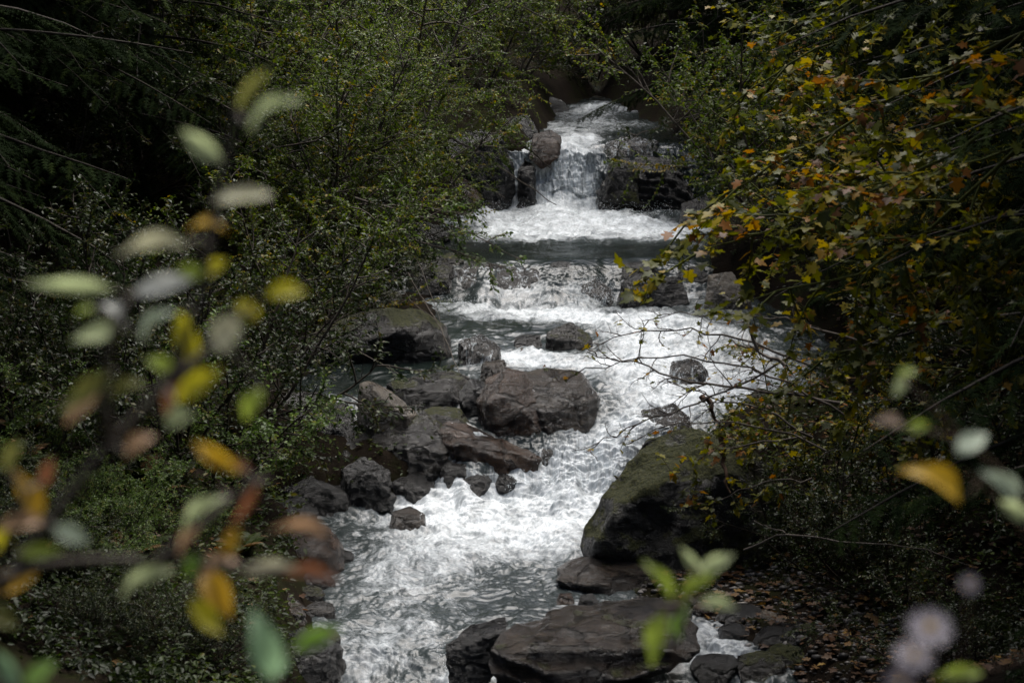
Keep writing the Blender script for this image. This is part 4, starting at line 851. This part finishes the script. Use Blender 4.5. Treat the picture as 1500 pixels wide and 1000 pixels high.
def fg_leaf_mat(nm, c):
    c = tuple(min(.72, x * 1.25) for x in c); m, t, o = newmat('near_leaf_' + nm)
    tc = N(t, 'ShaderNodeTexCoord'); no = N(t, 'ShaderNodeTexNoise', Scale=3.0, Detail=4.0); t.links.new(tc.outputs['Object'], no.inputs['Vector'])
    r = ramp(t, [(.3, tuple(x * .6 for x in c)), (.6, c), (.8, tuple(min(1, x * 1.15) for x in c))], no.outputs['Fac'])
    p = N(t, 'ShaderNodeBsdfPrincipled', Roughness=.5); tr = N(t, 'ShaderNodeBsdfTranslucent'); mx = N(t, 'ShaderNodeMixShader'); mx.inputs[0].default_value = .5
    t.links.new(r.outputs[0], p.inputs['Base Color']); t.links.new(r.outputs[0], tr.inputs['Color'])
    t.links.new(p.outputs[0], mx.inputs[1]); t.links.new(tr.outputs[0], mx.inputs[2]); t.links.new(mx.outputs[0], o.inputs[0]); return m
ML2 = {k: fg_leaf_mat(k, c) for k, c in LC.items()}
CAMR = np.array(((1, 0, 0), (0, SP, CP), (0, -CP, SP)))     # rows: right, up, towards the viewer
BL = [mesh_np('leaf', *big_leaf(i, b, f)) for i, (b, f) in enumerate([(.9, .25), (.4, .35), (-.5, .3), (.2, .15)])]
def near_leaf(par, base, u, v, L, Wd, ang, colr, Y, seed):
    rg = np.random.default_rng(seed); c = P(u, v, Y); k = Y / F
    a = R(ang); xax = math.cos(a) * CAMR[0] + math.sin(a) * CAMR[1] + rg.uniform(-.25, .25) * CAMR[2]; xax = unit(xax)
    nrm = CAMR[2] * .75 + np.array((0, 0, .6)) + rg.normal(0, .22, 3); y = unit(np.cross(nrm, xax)); zx = np.cross(xax, y)
    me_ = BL[seed % len(BL)].copy(); me_.materials.append(ML2[colr])
    o = ob('leaf', me_, None, par)
    M = Matrix.Identity(4)
    for r_ in range(3):
        M[r_][0] = xax[r_] * L * k * .92; M[r_][1] = y[r_] * Wd * k * .88; M[r_][2] = zx[r_] * L * k * .9; M[r_][3] = c[r_] - base[r_]
    o.matrix_local = M
    return o
def near_plant(name, label, cat, lines, leaves, Y, r, mat):
    base = P(*lines[0][0]); e = empty(name, base); tag(e, label, cat); 
    for ln in lines:
        q = np.array([P(*x) for x in ln]) - base; tt = np.arange(len(q)); ts = np.linspace(0, len(q) - 1, 5 * (len(q) - 1) + 1)
        pts = np.stack([np.interp(ts, tt, q[:, c]) for c in range(3)], -1)
        for _ in range(3): pts[1:-1] = .25 * pts[:-2] + .5 * pts[1:-1] + .25 * pts[2:]
        ob('stem', tubes_mesh('stem', [(pts, r, r * .45, 8)]), MB[mat], e)
    st = np.concatenate([np.array([[u + (u2 - u) * q, v + (v2 - v) * q] for q in np.linspace(0, 1, 12)]) for ln in lines for (u, v, _), (u2, v2, _) in zip(ln[:-1], ln[1:])])
    for j, lf in enumerate(leaves):
        u, v, L, Wd, ang, colr = lf; yy = Y + .04 * ((j * 7) % 5 - 2); a = R(ang); h = L * .46
        ends = np.array([(u - h * math.cos(a), v + h * math.sin(a)), (u + h * math.cos(a), v - h * math.sin(a))])
        dd = np.linalg.norm(ends[:, None] - st[None], axis=2); b_ = int(dd[1].min() < dd[0].min())
        if b_: ang += 180
        near_leaf(e, base, u, v, L, Wd, ang, colr, yy, j)
        q = st[dd[b_].argmin()]
        if 4 < dd[b_].min() < 150:
            p0, p1 = P(*q, Y) - base, P(*ends[b_], yy) - base; mid_ = .5 * (p0 + p1) + np.array((0, 0, .006))
            ob('leaf_stalk', tubes_mesh('leaf_stalk', [(np.array([p0 * (1 - x) ** 2 + mid_ * 2 * x * (1 - x) + p1 * x * x for x in np.linspace(0, 1, 7)]), r * .45, r * .25, 6)]), MB[mat], e)
    return e
YF = 1.8
near_plant('foreground_shrub', 'blurred leafy shrub with pale yellow and orange leaves close to the camera at the left', 'shrub',
    [[(-160, 1330, 1.85), (-60, 950, 1.82), (60, 780, YF), (160, 650, YF), (250, 560, YF), (295, 440, YF), (310, 330, YF), (345, 170, YF)],
     [(160, 650, YF), (150, 560, 1.78), (170, 470, 1.76), (200, 430, 1.76)], [(250, 560, YF), (320, 500, 1.82), (370, 450, 1.84)],
     [(-160, 1330, 1.85), (-120, 900, 1.8), (60, 822, YF), (240, 818, YF), (330, 830, YF), (490, 842, YF)], [(240, 818, YF), (290, 770, YF), (370, 710, YF)], [(-60, 950, 1.82), (0, 820, 1.76), (40, 720, 1.76)]],
    [(398, 158, 100, 28, 28, 'pale'), (372, 128, 85, 24, 52, 'olive'), (297, 214, 84, 32, -38, 'pale'), (358, 288, 95, 36, 8, 'cream'), (303, 328, 62, 28, 0, 'gold'), (222, 362, 115, 32, 8, 'cream'), (105, 424, 140, 27, -4, 'pale'),
     (240, 418, 105, 36, 14, 'white'), (420, 426, 64, 32, 6, 'yellow'), (362, 455, 46, 36, -50, 'yellow'), (332, 490, 66, 54, 82, 'cream'), (140, 490, 90, 44, 10, 'pale'), (168, 455, 55, 26, -38, 'white'), (124, 456, 36, 22, 20, 'lime'),
     (282, 505, 115, 40, -70, 'yellow'), (290, 562, 95, 38, 35, 'yellow'), (226, 470, 75, 28, 40, 'grey'), (252, 572, 80, 34, 75, 'brown'), (130, 580, 110, 44, 38, 'olive'), (120, 595, 80, 30, 45, 'peach'), (203, 648, 58, 34, 35, 'peach'),
     (262, 612, 50, 40, 20, 'pale'), (315, 392, 50, 28, 30, 'yellow'), (278, 398, 46, 26, -10, 'lime'), (368, 592, 60, 32, 60, 'lime'), (315, 668, 95, 28, -32, 'gold'), (345, 682, 50, 22, -20, 'brown'), (42, 722, 90, 42, -60, 'orange'), (28, 765, 80, 32, 10, 'peach'),
     (8, 790, 60, 40, 60, 'yellow'), (104, 784, 62, 32, -22, 'grey'), (18, 665, 60, 28, 60, 'olive'), (290, 748, 95, 26, 38, 'pale'), (275, 790, 60, 22, 55, 'peach'), (368, 742, 105, 26, 55, 'brown'), (340, 790, 50, 26, 70, 'orange'),
     (208, 848, 105, 30, 28, 'pale'), (318, 868, 95, 48, -60, 'orange'), (300, 905, 80, 40, -48, 'yellow'), (395, 832, 105, 28, 4, 'cream'), (455, 838, 95, 24, -6, 'brown'), (440, 775, 95, 24, -8, 'peach'), (25, 858, 115, 62, 25, 'orange'), (60, 808, 75, 26, 5, 'lime'),
     (318, 826, 70, 36, 25, 'peach'), (283, 828, 44, 28, 70, 'green'), (0, 905, 70, 40, -30, 'olive'), (70, 690, 50, 24, 70, 'brown'), (185, 565, 60, 24, 20, 'olive'), (235, 535, 60, 26, -30, 'lime')], YF, .0058, 'grey')
near_plant('foreground_seedling', 'blurred green leaves poking up at the lower left beside the stream', 'plant',
    [[(380, 1330, 1.7), (392, 1100, 1.7), (400, 985, 1.7), (430, 950, 1.7)], [(-60, 1300, 1.6), (0, 1060, 1.6), (40, 980, 1.6)]],
    [(388, 945, 125, 56, -74, 'blue'), (466, 934, 88, 30, 26, 'green'), (14, 980, 80, 34, -58, 'blue'), (58, 986, 66, 44, 40, 'green'), (405, 985, 60, 30, 60, 'blue')], 1.68, .003, 'brown')
near_plant('foreground_sprig', 'blurred bright green sprig at the bottom right of centre', 'plant',
    [[(985, 1330, 2.1), (985, 1050, 2.1), (990, 930, 2.1), (1000, 870, 2.1), (1010, 830, 2.1)]],
    [(968, 848, 85, 24, -55, 'lime'), (1050, 824, 62, 26, 28, 'pale'), (1014, 822, 62, 18, -52, 'pale'), (962, 935, 95, 48, 76, 'lime'), (995, 912, 62, 24, 75, 'green'), (1052, 884, 60, 22, -8, 'pale'), (1005, 862, 62, 20, 68, 'lime'), (1030, 850, 55, 20, 35, 'lime')], 2.1, .0026, 'brown')
near_plant('foreground_twig', 'blurred twig with one orange leaf and pale green leaves at the right edge', 'plant',
    [[(1600, 1330, 2.0), (1570, 1000, 2.0), (1530, 820, 2.0), (1450, 715, 2.0), (1410, 690, 2.0)], [(1530, 820, 2.0), (1480, 700, 2.0), (1420, 650, 2.0), (1330, 560, 2.0)], [(1420, 650, 2.0), (1370, 632, 2.0), (1300, 620, 2.0)]],
    [(1372, 702, 118, 50, -28, 'gold'), (1468, 710, 85, 34, -38, 'grey'), (1488, 748, 74, 30, -30, 'pale'), (1424, 648, 62, 44, 30, 'grey'), (1327, 546, 36, 24, 20, 'lime'), (1302, 618, 52, 22, -6, 'pink'), (1345, 625, 40, 20, 10, 'lime'), (1318, 566, 34, 20, 60, 'pale'), (1405, 985, 80, 24, 5, 'lime')], 2.0, .0016, 'brown')
# aster
def aster():
    Y = 1.6; base = P(1370, 1330, Y); e = empty('aster_plant', base); tag(e, 'blurred lilac white asters on thin stems in the lower right corner', 'flower')
    lines = [[(1370, 1330), (1368, 1100), (1362, 925)], [(1370, 1330), (1350, 1100), (1338, 968)], [(1370, 1330), (1410, 1050), (1420, 860)], [(1370, 1330), (1330, 1100), (1318, 1000)]]
    for ln in lines:
        q = np.array([P(u, v, Y) for u, v in ln]) - base; ob('stem', tubes_mesh('stem', [(np.array([q[0] * (1 - s_) ** 2 + q[1] * 2 * s_ * (1 - s_) + q[2] * s_ * s_ for s_ in np.linspace(0, 1, 9)]), .0014, .001, 6)]), MB['brown'], e)
    pm = fg_leaf_mat('petal', (.30, .27, .31)); dm = fg_leaf_mat('disc', (.45, .32, .05))
    for fi, (u, v, r_) in enumerate([(1362, 920, 36), (1338, 962, 32), (1420, 855, 15), (1318, 1000, 28)]):
        c = P(u, v, Y) - base; rr = r_ * Y / F; f = ob('flower', None, None, e) if False else None
        V = []; Q = []; rg = np.random.default_rng(fi)
        ax = unit(CAMR[2] * .8 + np.array((0, 0, .7)) + rg.normal(0, .3, 3)); a1 = unit(np.cross(ax, (1, 0, .1))); a2 = np.cross(ax, a1)
        for k in range(17):
            a = k * 2 * math.pi / 17 + rg.uniform(-.08, .08); d = math.cos(a) * a1 + math.sin(a) * a2; sd = np.cross(ax, d); b = len(V)
            for (t_, w_) in ((.2, .04), (.55, .09), (.85, .08), (1.0, .03)):
                V += [d * rr * t_ + sd * rr * w_ + ax * rr * .12 * t_, d * rr * t_ - sd * rr * w_ + ax * rr * .12 * t_]
            Q += [(b + 2 * j, b + 2 * j + 1, b + 2 * j + 3, b + 2 * j + 2) for j in range(3)]
        f = ob('flower_head', mesh_np('petals', np.array(V), np.array(Q)), pm, e, loc=c)
        bm = bmesh.new(); bmesh.ops.create_uvsphere(bm, u_segments=10, v_segments=6, radius=rr * .24); bmesh.ops.translate(bm, verts=bm.verts, vec=Vector(ax * rr * .08))
        dme = bpy.data.meshes.new('disc'); bm.to_mesh(dme); bm.free(); ob('disc', dme, dm, f)
aster()
